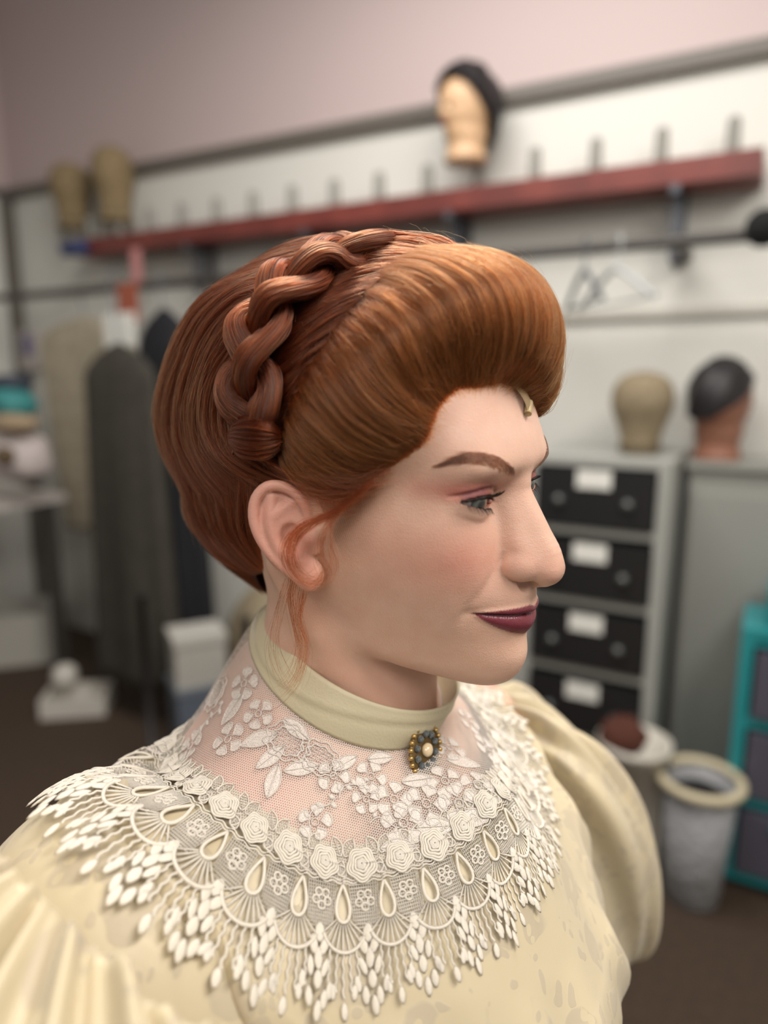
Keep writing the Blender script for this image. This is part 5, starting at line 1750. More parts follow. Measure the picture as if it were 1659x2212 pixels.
d1 = np.concatenate([[0], np.cumsum(np.linalg.norm(np.diff(loc[:, 6], axis=0), axis=1))])
d2 = np.concatenate([np.zeros((70, 1)), np.cumsum(np.linalg.norm(np.diff(loc, axis=1), axis=2), axis=1)], 1)
nv = np.stack([np.broadcast_to(d1[:, None], (70, 14)), d2, np.zeros((70, 14))], -1)
at_ = ws.data.attributes.new('net_mm', 'FLOAT_VECTOR', 'POINT'); at_.data.foreach_set('vector', nv.reshape(-1, 3).astype(np.float32).ravel())
ed = np.clip((1 - wr) * 1.3, 0, 1)[None] * np.interp(np.linspace(0, 1, 70), [0, .3, .55, 1], [1, 1, .4, .2])[:, None]
at_ = ws.data.attributes.new('edge', 'FLOAT', 'POINT'); at_.data.foreach_set('value', ed.astype(np.float32).ravel())
# ================================================================== blouse
BLOUSE = empty('blouse', (0, 0, 0)); BLOUSE.parent = PERSON
BLOUSE.location = tuple(np.array([NC[0], NC[1], 0.95]) - np.array(PERSON.location))


def satin(name, color, dark, pat=1.0, rough=0.38):
    m = bpy.data.materials.new(name); m.use_nodes = True
    nt = m.node_tree; b = nt.nodes['Principled BSDF']
    tc = nt.nodes.new('ShaderNodeTexCoord')
    mp = nt.nodes.new('ShaderNodeMapping'); mp.inputs['Scale'].default_value = (1, 1, 1)
    ns = nt.nodes.new('ShaderNodeTexNoise'); ns.inputs['Scale'].default_value = 30; ns.inputs['Detail'].default_value = 2
    vm = nt.nodes.new('ShaderNodeVectorMath'); vm.operation = 'MULTIPLY_ADD'; vm.inputs[1].default_value = (0.035, 0.035, 0.035)
    nt.links.new(tc.outputs['Object'], ns.inputs['Vector']); nt.links.new(ns.outputs['Color'], vm.inputs[0]); nt.links.new(tc.outputs['Object'], vm.inputs[2])
    v1 = nt.nodes.new('ShaderNodeTexVoronoi'); v1.inputs['Scale'].default_value = 30; v1.feature = 'SMOOTH_F1'; v1.inputs['Smoothness'].default_value = 0.2
    v2 = nt.nodes.new('ShaderNodeTexVoronoi'); v2.inputs['Scale'].default_value = 85
    nt.links.new(vm.outputs[0], v1.inputs['Vector']); nt.links.new(vm.outputs[0], v2.inputs['Vector'])
    r1 = nt.nodes.new('ShaderNodeMapRange'); r1.inputs[1].default_value = 0.40; r1.inputs[2].default_value = 0.44
    r2 = nt.nodes.new('ShaderNodeMapRange'); r2.inputs[1].default_value = 0.26; r2.inputs[2].default_value = 0.30
    nt.links.new(v1.outputs['Distance'], r1.inputs[0]); nt.links.new(v2.outputs['Distance'], r2.inputs[0])
    an = nt.nodes.new('ShaderNodeMath'); an.operation = 'SUBTRACT'
    nt.links.new(r1.outputs[0], an.inputs[0]); nt.links.new(r2.outputs[0], an.inputs[1])
    ab = nt.nodes.new('ShaderNodeMath'); ab.operation = 'ABSOLUTE'; nt.links.new(an.outputs[0], ab.inputs[0])
    mx = nt.nodes.new('ShaderNodeMix'); mx.data_type = 'RGBA'; mx.inputs[6].default_value = (*color, 1); mx.inputs[7].default_value = (*dark, 1)
    sc = nt.nodes.new('ShaderNodeMath'); sc.operation = 'MULTIPLY'; sc.inputs[1].default_value = pat
    nt.links.new(ab.outputs[0], sc.inputs[0]); nt.links.new(sc.outputs[0], mx.inputs[0]); nt.links.new(mx.outputs[2], b.inputs['Base Color'])
    rr = nt.nodes.new('ShaderNodeMapRange'); rr.inputs[3].default_value = rough; rr.inputs[4].default_value = rough + 0.22
    nt.links.new(sc.outputs[0], rr.inputs[0]); nt.links.new(rr.outputs[0], b.inputs['Roughness'])
    nn = nt.nodes.new('ShaderNodeTexNoise'); nn.inputs['Scale'].default_value = 1500
    ad = nt.nodes.new('ShaderNodeMath'); ad.operation = 'MULTIPLY_ADD'; ad.inputs[1].default_value = 0.35
    nt.links.new(nn.outputs['Fac'], ad.inputs[0]); nt.links.new(ab.outputs[0], ad.inputs[2])
    bp = nt.nodes.new('ShaderNodeBump'); bp.inputs['Strength'].default_value = 0.25; bp.inputs['Distance'].default_value = 0.0004
    nt.links.new(tc.outputs['Object'], nn.inputs['Vector']); nt.links.new(ad.outputs[0], bp.inputs['Height']); nt.links.new(bp.outputs[0], b.inputs['Normal'])
    b.inputs['Sheen Weight'].default_value = 0.15
    b.inputs['Subsurface Weight'].default_value = 0.12; b.inputs['Subsurface Radius'].default_value = (1, 0.8, 0.5); b.inputs['Subsurface Scale'].default_value = 0.004
    return m


M_SATIN = satin('cream_damask', srgb(204, 189, 157), srgb(184, 170, 146), 0.7)
M_BAND = mat('cream_band', srgb(202, 190, 158), 0.5, bump=(700, 0.3, 0.0008), sheen=0.1)
M_LACE = mat('lace_thread', srgb(230, 220, 204), 0.62, bump=(1500, 0.6, 0.0006), sss=0.25, sss_r=(1, 0.92, 0.85), sss_s=0.002)

# hexagonal net, transparent between the threads
M_NET = bpy.data.materials.new('hex_net'); M_NET.use_nodes = True
nt = M_NET.node_tree; bs = nt.nodes['Principled BSDF']; out = nt.nodes['Material Output']
bs.inputs['Base Color'].default_value = (*srgb(238, 226, 214), 1); bs.inputs['Roughness'].default_value = 0.6
uvn = nt.nodes.new('ShaderNodeAttribute'); uvn.attribute_name = 'net_mm'
acc = None
for k in range(3):
    an = math.radians(120 * k + 15)
    dp = nt.nodes.new('ShaderNodeVectorMath'); dp.operation = 'DOT_PRODUCT'
    kk = 2 * math.pi / (1.25 * 0.866)
    dp.inputs[1].default_value = (math.cos(an) * kk, math.sin(an) * kk, 0)
    nt.links.new(uvn.outputs['Vector'], dp.inputs[0])
    cs = nt.nodes.new('ShaderNodeMath'); cs.operation = 'COSINE'; nt.links.new(dp.outputs['Value'], cs.inputs[0])
    if acc is None: acc = cs
    else:
        ad = nt.nodes.new('ShaderNodeMath'); nt.links.new(acc.outputs[0], ad.inputs[0]); nt.links.new(cs.outputs[0], ad.inputs[1]); acc = ad
mr = nt.nodes.new('ShaderNodeMapRange'); mr.inputs[1].default_value = -0.72; mr.inputs[2].default_value = -0.95; mr.inputs[3].default_value = 0.14; mr.inputs[4].default_value = 0.85
nt.links.new(acc.outputs[0], mr.inputs[0])
tr = nt.nodes.new('ShaderNodeBsdfTransparent'); ms = nt.nodes.new('ShaderNodeMixShader')
nt.links.new(mr.outputs[0], ms.inputs[0]); nt.links.new(tr.outputs[0], ms.inputs[1]); nt.links.new(bs.outputs[0], ms.inputs[2]); nt.links.new(ms.outputs[0], out.inputs[0])

# ---- polar map of the garment top: angle around the neck, distance from the rose line
NPH = 240
PHI = np.linspace(0, 2 * np.pi, NPH, endpoint=False)          # plan angle about NC
_cb = ring_pts(COL_BOT, 720)
_ca = np.arctan2(_cb[:, 1] - NC[1], _cb[:, 0] - NC[0]); _cr = np.hypot(_cb[:, 0] - NC[0], _cb[:, 1] - NC[1])
_o = np.argsort(_ca % (2 * np.pi)); COLR = np.interp(PHI, (_ca % (2 * np.pi))[_o], _cr[_o], period=2 * np.pi)
_rp = np.array([ray_cyl(x, y, 0.112) for x, y in ROSE_PX])
ROSER = np.full(NPH, 0.112)
DIR = np.stack([np.cos(PHI), np.sin(PHI)], 1)


def top_pt(phi, r):
    xy = NC + r[..., None] * np.stack([np.cos(phi), np.sin(phi)], -1)
    return np.concatenate([xy, Hfast(xy[..., 0], xy[..., 1])[..., None]], -1) + CAMP


# yoke net between collar and rose line
nr = 40
w = np.linspace(-0.06, 1.04, nr)
Rr = COLR[:, None] * (1 - w)[None] + ROSER[:, None] * w[None]
YV = top_pt(np.broadcast_to(PHI[:, None], Rr.shape), Rr)
gx = np.gradient(YV, axis=0); gy = np.gradient(YV, axis=1)
YN = nrm(np.cross(gx, gy)); YN[YN[..., 2] < 0] *= -1
YV2 = YV + YN * 0.0006
yoke = mesh_np('yoke_net', YV2.reshape(-1, 3), grid_faces(NPH, nr, close_n=True), M_NET, BLOUSE)
yoke['label'] = 'sheer hexagonal net yoke'
uvm = np.stack([np.broadcast_to(PHI[:, None] * 90, Rr.shape), Rr * 1000, 0 * Rr], -1)
# local coordinates that stay regular: plan position unrolled towards the viewer side
uvm = np.stack([(YV[..., 0]) * 1000, YV[..., 2] * 900 + (YV[..., 1]) * 450, 0 * Rr], -1)
at_ = yoke.data.attributes.new('net_mm', 'FLOAT_VECTOR', 'POINT'); at_.data.foreach_set('vector', uvm.reshape(-1, 3).astype(np.float32).ravel())

# collar band
n = 120; m = 14
T_, B_ = ring_pts(COL_TOP, n), ring_pts(COL_BOT, n)
prof = np.linspace(0, 1, m)
ctr = (T_.mean(0) + B_.mean(0)) / 2
V = []
for k, t in enumerate(prof):
    P = T_ * (1 - t) + B_ * t
    o_ = P - ctr; o_[:, 2] = 0; o_ = nrm(o_)
    a = np.linspace(0, 2 * np.pi, n, endpoint=False)
    fold = 0.0010 * np.sin(t * np.pi) + 0.0007 * np.exp(-((t - 0.45 - 0.22 * np.sin(a * 2 + 0.6)) / 0.08) ** 2) - 0.0007 * np.exp(-((t - 0.60 - 0.22 * np.sin(a * 2 + 0.6)) / 0.07) ** 2)
    V.append(P + o_ * (0.0012 + fold)[:, None])
for k, t in enumerate(prof[::-1]):
    P = T_ * (1 - t) + B_ * t
    o_ = P - ctr; o_[:, 2] = 0; o_ = nrm(o_)
    V.append(P - o_ * 0.0006)
V = np.array(V) + CAMP
cb_ = mesh_np('collar_band', V.reshape(-1, 3), grid_faces(2 * m, n, close_n=True, close_m=True), M_BAND, BLOUSE)
cb_['label'] = 'cream satin stand collar'

# bodice: follows the garment top from the rose line, then falls to the waist
rows = []
rr_ = np.linspace(0.100, 0.150, 14)
fr = np.array([TA[0, 1], TA[1, 1]]); fr = fr / np.linalg.norm(fr)
fa = math.atan2(fr[1], fr[0])
rel = PHI - fa
lim = 0.150 + 0.028 * np.maximum(np.cos(rel), 0) ** 2 - 0.012 * np.maximum(-np.cos(rel), 0) + 0.006 * np.abs(np.sin(rel)) ** 3
for t in np.linspace(0, 1, 18):
    R_ = 0.100 + (lim - 0.100) * t
    rows.append(top_pt(PHI, R_))
last = rows[-1]
for k, (dz, sc) in enumerate(((0.03, 1.03), (0.07, 1.04), (0.12, 1.0), (0.17, 0.92), (0.23, 0.84), (0.29, 0.80))):
    P = last.copy()
    P[:, :2] = (NC + (last[:, :2] - NC) * sc) + np.array([0.01, 0.012]) * k * 0.5
    zt = last[:, 2].mean() - 0.02 - dz
    P[:, 2] = np.minimum(last[:, 2] - dz * 0.4, last[:, 2] * max(0, 1 - k * 0.3) + (zt) * min(1, k * 0.3)) - 0.004 * k
    rows.append(P)
BV_ = np.array(rows)
# soft gathers
for k in range(len(BV_)):
    amp = np.clip((k - 13) / 6, 0, 1) * 0.0035
    if k < 19: BV_[k][:, 2] -= 0.0018 * min(1, k / 3)
    o_ = BV_[k] - np.array([NC[0], NC[1], 0]); o_[:, 2] = 0; o_ = nrm(o_)
    BV_[k] += o_ * (amp * (np.sin(rel * 17 + 0.6 * np.sin(rel * 5)) + 0.6 * np.sin(rel * 29 + 1.0)))[:, None]
bod = mesh_np('bodice', catmull(BV_.reshape(len(BV_), -1), 90).reshape(-1, 3), grid_faces(90, NPH, close_m=True), M_SATIN, BLOUSE)
bod['label'] = 'cream damask bodice'


# puffed sleeves
def sleeve(name, C, axes, radii, out, seed, label, folds=13, amp=0.010):
    rg = np.random.default_rng(seed)
    nu, nv = 220, 120
    u = np.linspace(0, 2 * np.pi, nu, endpoint=False); v = np.linspace(0.004, np.pi - 0.004, nv)
    U, Vv = np.meshgrid(u, v, indexing='ij')
    ph1, ph2 = rg.uniform(0, 6.28, 2)
    f = (np.sin(folds * U + ph1 + 1.1 * np.sin(2 * U) + 0.9 * np.sin(Vv * 2.3 + U)) + 0.55 * np.sin((folds * 1.7) * U + ph2 + 1.2 * np.sin(Vv * 3 + 1))) * 0.65
    f = np.sign(f) * np.abs(f) ** 0.8
    env = np.exp(-((Vv - 0.75) / 0.75) ** 2) * 0.9 + 0.38
    lump = 0.35 * np.sin(3 * U + Vv * 2 + ph2) + 0.3 * np.sin(2 * U - 3 * Vv + ph1)
    fade = np.clip(np.sin(Vv) * 2.2, 0, 1)
    d = np.stack([np.sin(Vv) * np.cos(U), np.sin(Vv) * np.sin(U), np.cos(Vv)], -1) * np.asarray(radii)
    P = C + d @ np.asarray(axes).T + np.asarray(out) * np.clip((1 - np.cos(Vv)) / 1.1, 0, 1)[..., None]
    hh = Hfast(P[..., 0], P[..., 1])
    R0 = np.hypot(P[..., 0] - NC[0], P[..., 1] - NC[1])
    lim_ = hh - 0.007 - 0.02 * np.clip((0.145 - R0) / 0.02, 0, 1) + np.clip((R0 - (0.182 if C[0] > 0 else 0.200)) / 0.03, 0, 1) ** 2 * 0.2
    over = P[..., 2] > lim_
    P[..., 2] = np.minimum(P[..., 2], lim_)
    Nn = nrm((d / np.asarray(radii) ** 2) @ np.asarray(axes).T)
    P = P + Nn * ((amp * (f * env + lump) * fade) * np.where(over, 0.0, 1))[..., None]
    Fs = grid_faces(nu, nv, close_n=True)[:, ::-1].tolist()
    Fs.append([i * nv for i in range(nu)]); Fs.append([i * nv + nv - 1 for i in range(nu)][::-1])
    o = mesh_np(name, P.reshape(-1, 3) + CAMP, Fs, M_SATIN, BLOUSE)
    o['label'] = label
    return o


def ax_from(down, side):
    z = -nrm(np.asarray(down, float)); x = nrm(np.asarray(side, float) - z * (np.asarray(side) @ z)); y = np.cross(z, x)
    return np.stack([x, y, z], 1)


sleeve('sleeve', np.array([-0.146, 0.258, -0.338]), ax_from((-0.16, -0.05, -1), (-0.64, -0.77, 0)), (0.118, 0.142, 0.150), (-0.022, -0.030, 0.0), 3, 'near puffed damask sleeve', 20, 0.009)
sleeve('sleeve', np.array([0.150, 0.575, -0.410]), ax_from((0.48, 0.10, -1), (0.64, 0.77, 0)), (0.064, 0.090, 0.152), (0, 0, 0), 8, 'far puffed damask sleeve', 8, 0.011)

# ---- lace: everything is drawn flat (a along, b outwards, c proud; mm) and laid onto the garment
NB_ = 34
DS = 0.0022
LV = np.zeros((NPH, NB_ + 8, 3)); LN = np.zeros_like(LV)


def drape_H(xy):
    """garment top including the near and far sleeve puffs"""
    return Hfast(xy[..., 0], xy[..., 1])


Rm = ROSER - 0.018 + 0.0
rad_ = np.zeros((NPH, 46)); rad_[:, 0] = Rm
for k in range(1, 46):
    p0 = top_pt(PHI, rad_[:, k - 1]); p1 = top_pt(PHI, rad_[:, k - 1] + 0.0015)
    sl = (p1[:, 2] - p0[:, 2]) / 0.0015
    rad_[:, k] = rad_[:, k - 1] + DS / np.sqrt(1 + np.clip(sl, -1.6, 1.6) ** 2)
LV = top_pt(np.broadcast_to(PHI[:, None], rad_.shape), rad_)
gx = (np.roll(LV, -1, 0) - np.roll(LV, 1, 0)); gy = np.gradient(LV, axis=1)
LN = nrm(np.cross(gx, gy)); LN[LN[..., 2] < 0] *= -1
# arc length along the rose line
rose_line = top_pt(PHI, ROSER)
seg = np.linalg.norm(np.roll(rose_line, -1, 0) - rose_line, axis=1)
ARC = np.concatenate([[0], np.cumsum(seg)])


def lay(V, s0, proud=0.0, ruffle=0.0, phase=0.0):
    """V (n,3) mm in the flat pattern -> world"""
    s = (s0 + V[:, 0] * 0.001) % ARC[-1]
    f = np.interp(s, ARC, np.arange(NPH + 1))
    g = np.clip((V[:, 1] * 0.001 + 0.018) / DS, 0, 44.99)
    i0 = f.astype(int) % NPH; i1 = (i0 + 1) % NPH; fi = (f - f.astype(int))[:, None]
    j = g.astype(int); fj = (g - j)[:, None]
    def sm(A): return (A[i0, j] * (1 - fi) + A[i1, j] * fi) * (1 - fj) + (A[i0, j + 1] * (1 - fi) + A[i1, j + 1] * fi) * fj
    P, N = sm(LV), nrm(sm(LN))
    over = np.maximum(V[:, 1] * 0.001 + 0.018 - 44.99 * DS, 0)
    off = (V[:, 2] + proud) * 0.001 + ruffle * np.clip(V[:, 1] / 40, 0, 1) * np.sin(s * 1000 / 26.0 * 2 * np.pi + phase) * 0.001
    return P + N * off[:, None] - np.array([0, 0, 1.0]) * over[:, None]


def cord(mb, pts, r, seg=4, n=None):
    P = np.asarray(pts, float)
    if P.shape[1] == 2: P = np.hstack([P, np.zeros((len(P), 1))])
    if n: P = catmull(P, n)
    mb.tube(P, r, seg, up=(0, 0, 1))


def blob(mb, c, rx, ry, ang, h=0.9, n=9, m=4):
    """flat stitched leaf"""
    b = MB(); b.ball((0, 0, 0), (rx, ry, h), n, m)
    V = b.V[0]
    # pointed ends
    V[:, 0] *= (1 - 0.35 * np.abs(V[:, 1] / ry) ** 2)
    ca_, sa_ = math.cos(ang), math.sin(ang)
    V = V @ np.array([[ca_, sa_, 0], [-sa_, ca_, 0], [0, 0, 1]]) + np.array([c[0], c[1], c[2] if len(c) > 2 else 0])
    mb.add(V, b.F)


UW = 20.5           # width of one repeat


def rose_flat():
    mb = MB()
    for rr__, r, ph_ in ((5.6, 0.5, 0), (4.7, 0.55, 0.3), (3.7, 0.6, 0.8), (2.6, 0.55, 1.3), (1.6, 0.5, 1.8)):
        a = np.linspace(0, 2 * np.pi, 40)
        w = rr__ * (1 + 0.09 * np.sin(5 * a + ph_))
        cord(mb, np.stack([w * np.cos(a), w * np.sin(a), 1.0 + (5.4 - rr__) * 0.35 + 0 * a], 1), r, 5)
    a = np.linspace(0, 4 * np.pi, 34)
    cord(mb, np.stack([(0.3 + a * 0.1) * np.cos(a), (0.3 + a * 0.1) * np.sin(a), 2.4 + 0 * a], 1), 0.55, 5)
    for k in range(26):       # stitches
        a = k / 26 * 2 * np.pi
        cord(mb, np.array([(2.6 * math.cos(a), 2.6 * math.sin(a), 1.2), (5.6 * math.cos(a + .15), 5.6 * math.sin(a + .15), 0.6)]), 0.32, 3)
    blob(mb, (0, 0, 0), 5.2, 5.2, 0, 0.7, 14, 4)
    return mb


def leaf_flat(mb, base, ang, L, Wd):
    t = np.linspace(0, 1, 14)
    dx, dy = math.cos(ang), math.sin(ang)
    for s in (1, -1):
        w = s * Wd * np.sin(t * np.pi) ** 0.8
        cord(mb, np.stack([base[0] + dx * L * t - dy * w, base[1] + dy * L * t + dx * w, 0.4 + 0 * t], 1), 0.45, 4)
    for q in np.linspace(0.15, 0.85, 6):
        w = Wd * math.sin(q * math.pi) ** 0.8
        cord(mb, np.array([(base[0] + dx * L * q - dy * w, base[1] + dy * L * q + dx * w, .2), (base[0] + dx * L * min(q + .12, 1) + dy * w * .8, base[1] + dy * L * min(q + .12, 1) - dx * w * .8, .2)]), 0.2, 3)
    cord(mb, np.array([(base[0], base[1], .3), (base[0] + dx * L, base[1] + dy * L, .3)]), 0.28, 3)


def scallop_flat(rg):
    mb = MB()
    # leaves that stand up into the net, and the header
    leaf_flat(mb, (UW / 2 - 1.0, -4.0), math.radians(-118), 10.0, 3.2)
    leaf_flat(mb, (UW / 2 + 1.0, -4.0), math.radians(-58), 10.0, 3.2)
    leaf_flat(mb, (UW / 2 - 0.5, -2.0), math.radians(100), 7.0, 2.4)
    leaf_flat(mb, (UW / 2 - 3.0, 0.5), math.radians(40), 6.5, 2.2)
    for b0 in (6.2, 7.6):
        a = np.linspace(-UW / 2, UW / 2, 16)
        cord(mb, np.stack([a, b0 + 0.6 * np.sin(a / UW * 2 * np.pi * 3), 0.3 + 0 * a], 1), 0.42, 4)
    # net ground between the drops
    for x in np.linspace(-7.6, 7.6, 13):
        cord(mb, np.array([(x * 0.95, 7.5, 0), (x * 0.72, 28.0 - abs(x) * 0.5, 0)]), 0.34, 3)
    for y in np.linspace(9, 27, 13):
        hw = 7.4 * (1 - 0.25 * (y - 8) / 18)
        cord(mb, np.array([(-hw, y, 0.1), (hw, y, 0.1)]), 0.34, 3)
    # five-hole flower in the ground
    for k in range(5):
        a = k / 5 * 2 * np.pi + math.pi / 2
        c = (2.9 * math.cos(a), 15.5 + 2.9 * math.sin(a))
        t = np.linspace(0, 2 * np.pi, 9)
        cord(mb, np.stack([c[0] + 1.7 * np.cos(t), c[1] + 1.7 * np.sin(t), 0.4 + 0 * t], 1), 0.62, 4)
    # drop-shaped opening on the seam between repeats
    t = np.linspace(0, 2 * np.pi, 22)
    for s in (1,):
        cx = UW / 2
        w = 3.3 * np.sin(t / 2) ** 1.0 * np.sin(t)
        cord(mb, np.stack([cx + w * 1.25, 24.0 - 15.5 * (0.5 + 0.5 * np.cos(t)), 0.5 + 0 * t], 1), 0.85, 5)
    # fan of threads under the drop
    arc_pts = []
    for q in np.linspace(-1, 1, 9):
        a = q * math.radians(62)
        p0 = (UW / 2 + 3.4 * math.sin(a), 21.5 + 3.4 * math.cos(a))
        p1 = (UW / 2 + 10.0 * math.sin(a), 23.0 + 12.5 * math.cos(a))
        cord(mb, np.array([(*p0, 0.2), (*p1, 0.2)]), 0.44, 4)
        arc_pts.append((*p1, 0.4))
    cord(mb, np.array(arc_pts), 0.85, 5, n=24)
    # solid sprays down the middle of the repeat
    for (x, y, rx, ry, an) in ((0, 29, 2.8, 5.0, 0), (-2.2, 34, 2.2, 4.8, -0.25), (2.2, 34, 2.2, 4.8, 0.25), (0, 39, 2.2, 5.4, 0), (-2.8, 42, 1.7, 4.8, -0.2), (2.8, 42, 1.7, 4.8, 0.2)):
        blob(mb, (x, y, 0.2), rx * 0.85, ry * 0.9, an + rg.normal(0, .06), 0.55)
    # hanging twisted threads below the fan
    for x, y0, y1 in ((UW / 2 - 5.2, 32.5, 47), (UW / 2 - 2.6, 35, 50), (UW / 2, 35.5, 52), (UW / 2 + 2.6, 35, 50), (UW / 2 + 5.2, 32.5, 47)):
        t = np.linspace(0, 1, 12)
        cord(mb, np.stack([x + (x - UW / 2) * 0.16 * t + 0.35 * np.sin(t * 20), y0 + (y1 - y0) * t, 0.2 + 0.3 * np.cos(t * 20)], 1), 0.46, 4)
    # leaf-shaped tips
    for (x, y, rx, ry, an) in ((-5.0, 49, 1.5, 4.6, -0.1), (-2.4, 53, 1.6, 5.0, -0.05), (0.2, 56.5, 1.6, 5.4, 0.0), (2.8, 53, 1.6, 5.0, 0.05), (5.2, 49, 1.5, 4.6, 0.1), (UW / 2 - 4.2, 50.0, 1.4, 4.0, -0.1), (UW / 2, 55.5, 1.5, 4.6, 0), (UW / 2 + 4.2, 50.0, 1.4, 4.0, 0.1), (0, 47, 2.0, 5.0, 0)):
        blob(mb, (x + rg.normal(0, .3), y + rg.normal(0, .6), 0.2), rx * 0.92, ry * 0.82, an + rg.normal(0, .08), 0.6)
    return mb


rgl = np.random.default_rng(5)
NU = int(round(ARC[-1] * 1000 / UW))
UWs = ARC[-1] / NU
for k in range(NU):
    s0 = k * UWs
    rv = rose_flat(); V = np.vstack(rv.V)
    V[:, :2] *= rgl.uniform(1.2, 1.36)
    mesh_np('lace_rose', lay(V, s0, 0.9), rv.F, M_LACE, BLOUSE)
    sf = scallop_flat(rgl); V = np.vstack(sf.V); V[:, 0] *= UWs * 1000 / UW
    ph_k = np.interp(s0, ARC[:-1], PHI); nearness = math.cos(ph_k - math.atan2(-0.62, -0.78)); V[:, 1] = np.where(V[:, 1] > 0, V[:, 1] * (1 + 0.30 * max(nearness, 0) ** 3), V[:, 1])
    mesh_np('lace_scallop', lay(V, s0, 0.6, ruffle=1.4), sf.F, M_LACE, BLOUSE)

# ---- floral applique on the net yoke, placed where the photograph shows it
def yoke_hit(px, py):
    d = nrm(ray(px, py)); best = None
    for t in np.arange(0.22, 0.62, 0.0008):
        p = d * t
        if p[2] < Hfast(np.array([p[0]]), np.array([p[1]]))[0]:
            return p
    return None


def applique(px, py, size, ang, kind, rg):
    P0 = yoke_hit(px, py)
    if P0 is None: return
    e = 0.002
    hx = (Hfast(np.array([P0[0] + e]), np.array([P0[1]])) - Hfast(np.array([P0[0] - e]), np.array([P0[1]])))[0] / (2 * e)
    hy = (Hfast(np.array([P0[0]]), np.array([P0[1] + e])) - Hfast(np.array([P0[0]]), np.array([P0[1] - e])))[0] / (2 * e)
    N = nrm(np.array([-hx, -hy, 1.0])); A = nrm(np.cross([0, 1, 0], N)); B = np.cross(N, A)
    mb = MB()
    if kind == 'flower':
        npet = 5
        for k in range(npet):
            a = k / npet * 2 * np.pi
            t = np.linspace(0, 2 * np.pi, 22)
            rr__ = size * (0.30 + 0.33 * (1 - np.cos(t)) / 2 * 2)
            w = 0.56 * np.sin(t) * (1 - np.cos(t)) ** 0.6
            loop = np.stack([rr__ * np.cos(a + w * 0.75), rr__ * np.sin(a + w * 0.75), 0.35 + 0 * t], 1)
            cord(mb, loop, 0.38, 4)
            i0 = len(loop)
            mb.add(np.vstack([loop - [0, 0, 0.2], [[size * .6 * math.cos(a), size * .6 * math.sin(a), 0.25]]]), [[i, (i + 1) % 22, 22] for i in range(22)])
        t = np.linspace(0, 2 * np.pi, 10)
        cord(mb, np.stack([size * .2 * np.cos(t), size * .2 * np.sin(t), 0.6 + 0 * t], 1), 0.4, 4)
    elif kind == 'leaf':
        t = np.linspace(0, 1, 16)
        up_ = np.stack([size * (t - .5) * 2, size * 0.42 * np.sin(t * np.pi) ** 0.8, 0.3 + 0 * t], 1); dn_ = up_ * [1, -1, 1]
        cord(mb, up_, 0.4, 4); cord(mb, dn_, 0.4, 4)
        mb.add(np.vstack([up_ - [0, 0, .15], dn_ - [0, 0, .15]]), [[i, i + 1, 16 + i + 1, 16 + i] for i in range(15)])
        cord(mb, np.array([(-size, 0, .5), (size, 0, .5)]), 0.3, 3)
    elif kind == 'spray':
        t = np.linspace(0, 1, 20)
        stem = np.stack([size * (t - .5) * 2, size * 0.35 * np.sin(t * 5), 0.3 + 0 * t], 1)
        cord(mb, stem, 0.45, 4)
        for q in (4, 8, 12, 16, 19):
            blob(mb, (stem[q, 0], stem[q, 1] + (1.8 if q % 8 else -1.8), 0.2), size * .16, size * .26, rg.uniform(-1, 1), 0.35, 10, 3)
    else:   # scalloped medallion
        for rr__ in (1.0, 0.72):
            t = np.linspace(0, 2 * np.pi, 44)
            w = size * rr__ * (1 + 0.08 * np.sin(9 * t))
            cord(mb, np.stack([w * np.cos(t), 0.72 * w * np.sin(t), 0.35 + 0 * t], 1), 0.5, 4)
        for q in np.linspace(-.6, .6, 7):
            hh = 0.5 * math.sqrt(1 - q * q)
            cord(mb, np.array([(q * size, -hh * size, .2), (q * size, hh * size, .2)]), 0.25, 3)
            cord(mb, np.array([(-.68 * size * math.sqrt(1 - q * q), q * size * .7, .2), (.68 * size * math.sqrt(1 - q * q), q * size * .7, .2)]), 0.25, 3)
    V = np.vstack(mb.V)
    ca_, sa_ = math.cos(ang), math.sin(ang)
    xy = V[:, :2] @ np.array([[ca_, sa_], [-sa_, ca_]])
    W_ = P0 + (xy[:, :1] * A + xy[:, 1:2] * B) * 0.001
    W_[:, 2] = Hfast(W_[:, 0], W_[:, 1])
    W_ = W_ + N * (V[:, 2:3] * 0.001 + 0.0008) + CAMP
    mesh_np({'flower': 'lace_flower', 'leaf': 'lace_leaf', 'spray': 'lace_spray', 'med': 'lace_medallion'}[kind], W_, mb.F, M_APP, BLOUSE)


M_APP = bpy.data.materials.new('applique_lace'); M_APP.use_nodes = True
nt = M_APP.node_tree; bs = nt.nodes['Principled BSDF']; out = nt.nodes['Material Output']
bs.inputs['Base Color'].default_value = (*srgb(238, 228, 218), 1); bs.inputs['Roughness'].default_value = 0.6
tr = nt.nodes.new('ShaderNodeBsdfTransparent'); ms = nt.nodes.new('ShaderNodeMixShader')
tc = nt.nodes.new('ShaderNodeTexCoord'); vo = nt.nodes.new('ShaderNodeTexVoronoi'); vo.inputs['Scale'].default_value = 1100; vo.feature = 'DISTANCE_TO_EDGE'
mr = nt.nodes.new('ShaderNodeMapRange'); mr.inputs[1].default_value = 0.05; mr.inputs[2].default_value = 0.3; mr.inputs[3].default_value = 0.85; mr.inputs[4].default_value = 0.45
nt.links.new(tc.outputs['Object'], vo.inputs['Vector']); nt.links.new(vo.outputs['Distance'], mr.inputs[0])
nt.links.new(mr.outputs[0], ms.inputs[0]); nt.links.new(tr.outputs[0], ms.inputs[1]); nt.links.new(bs.outputs[0], ms.inputs[2]); nt.links.new(ms.outputs[0], out.inputs[0])

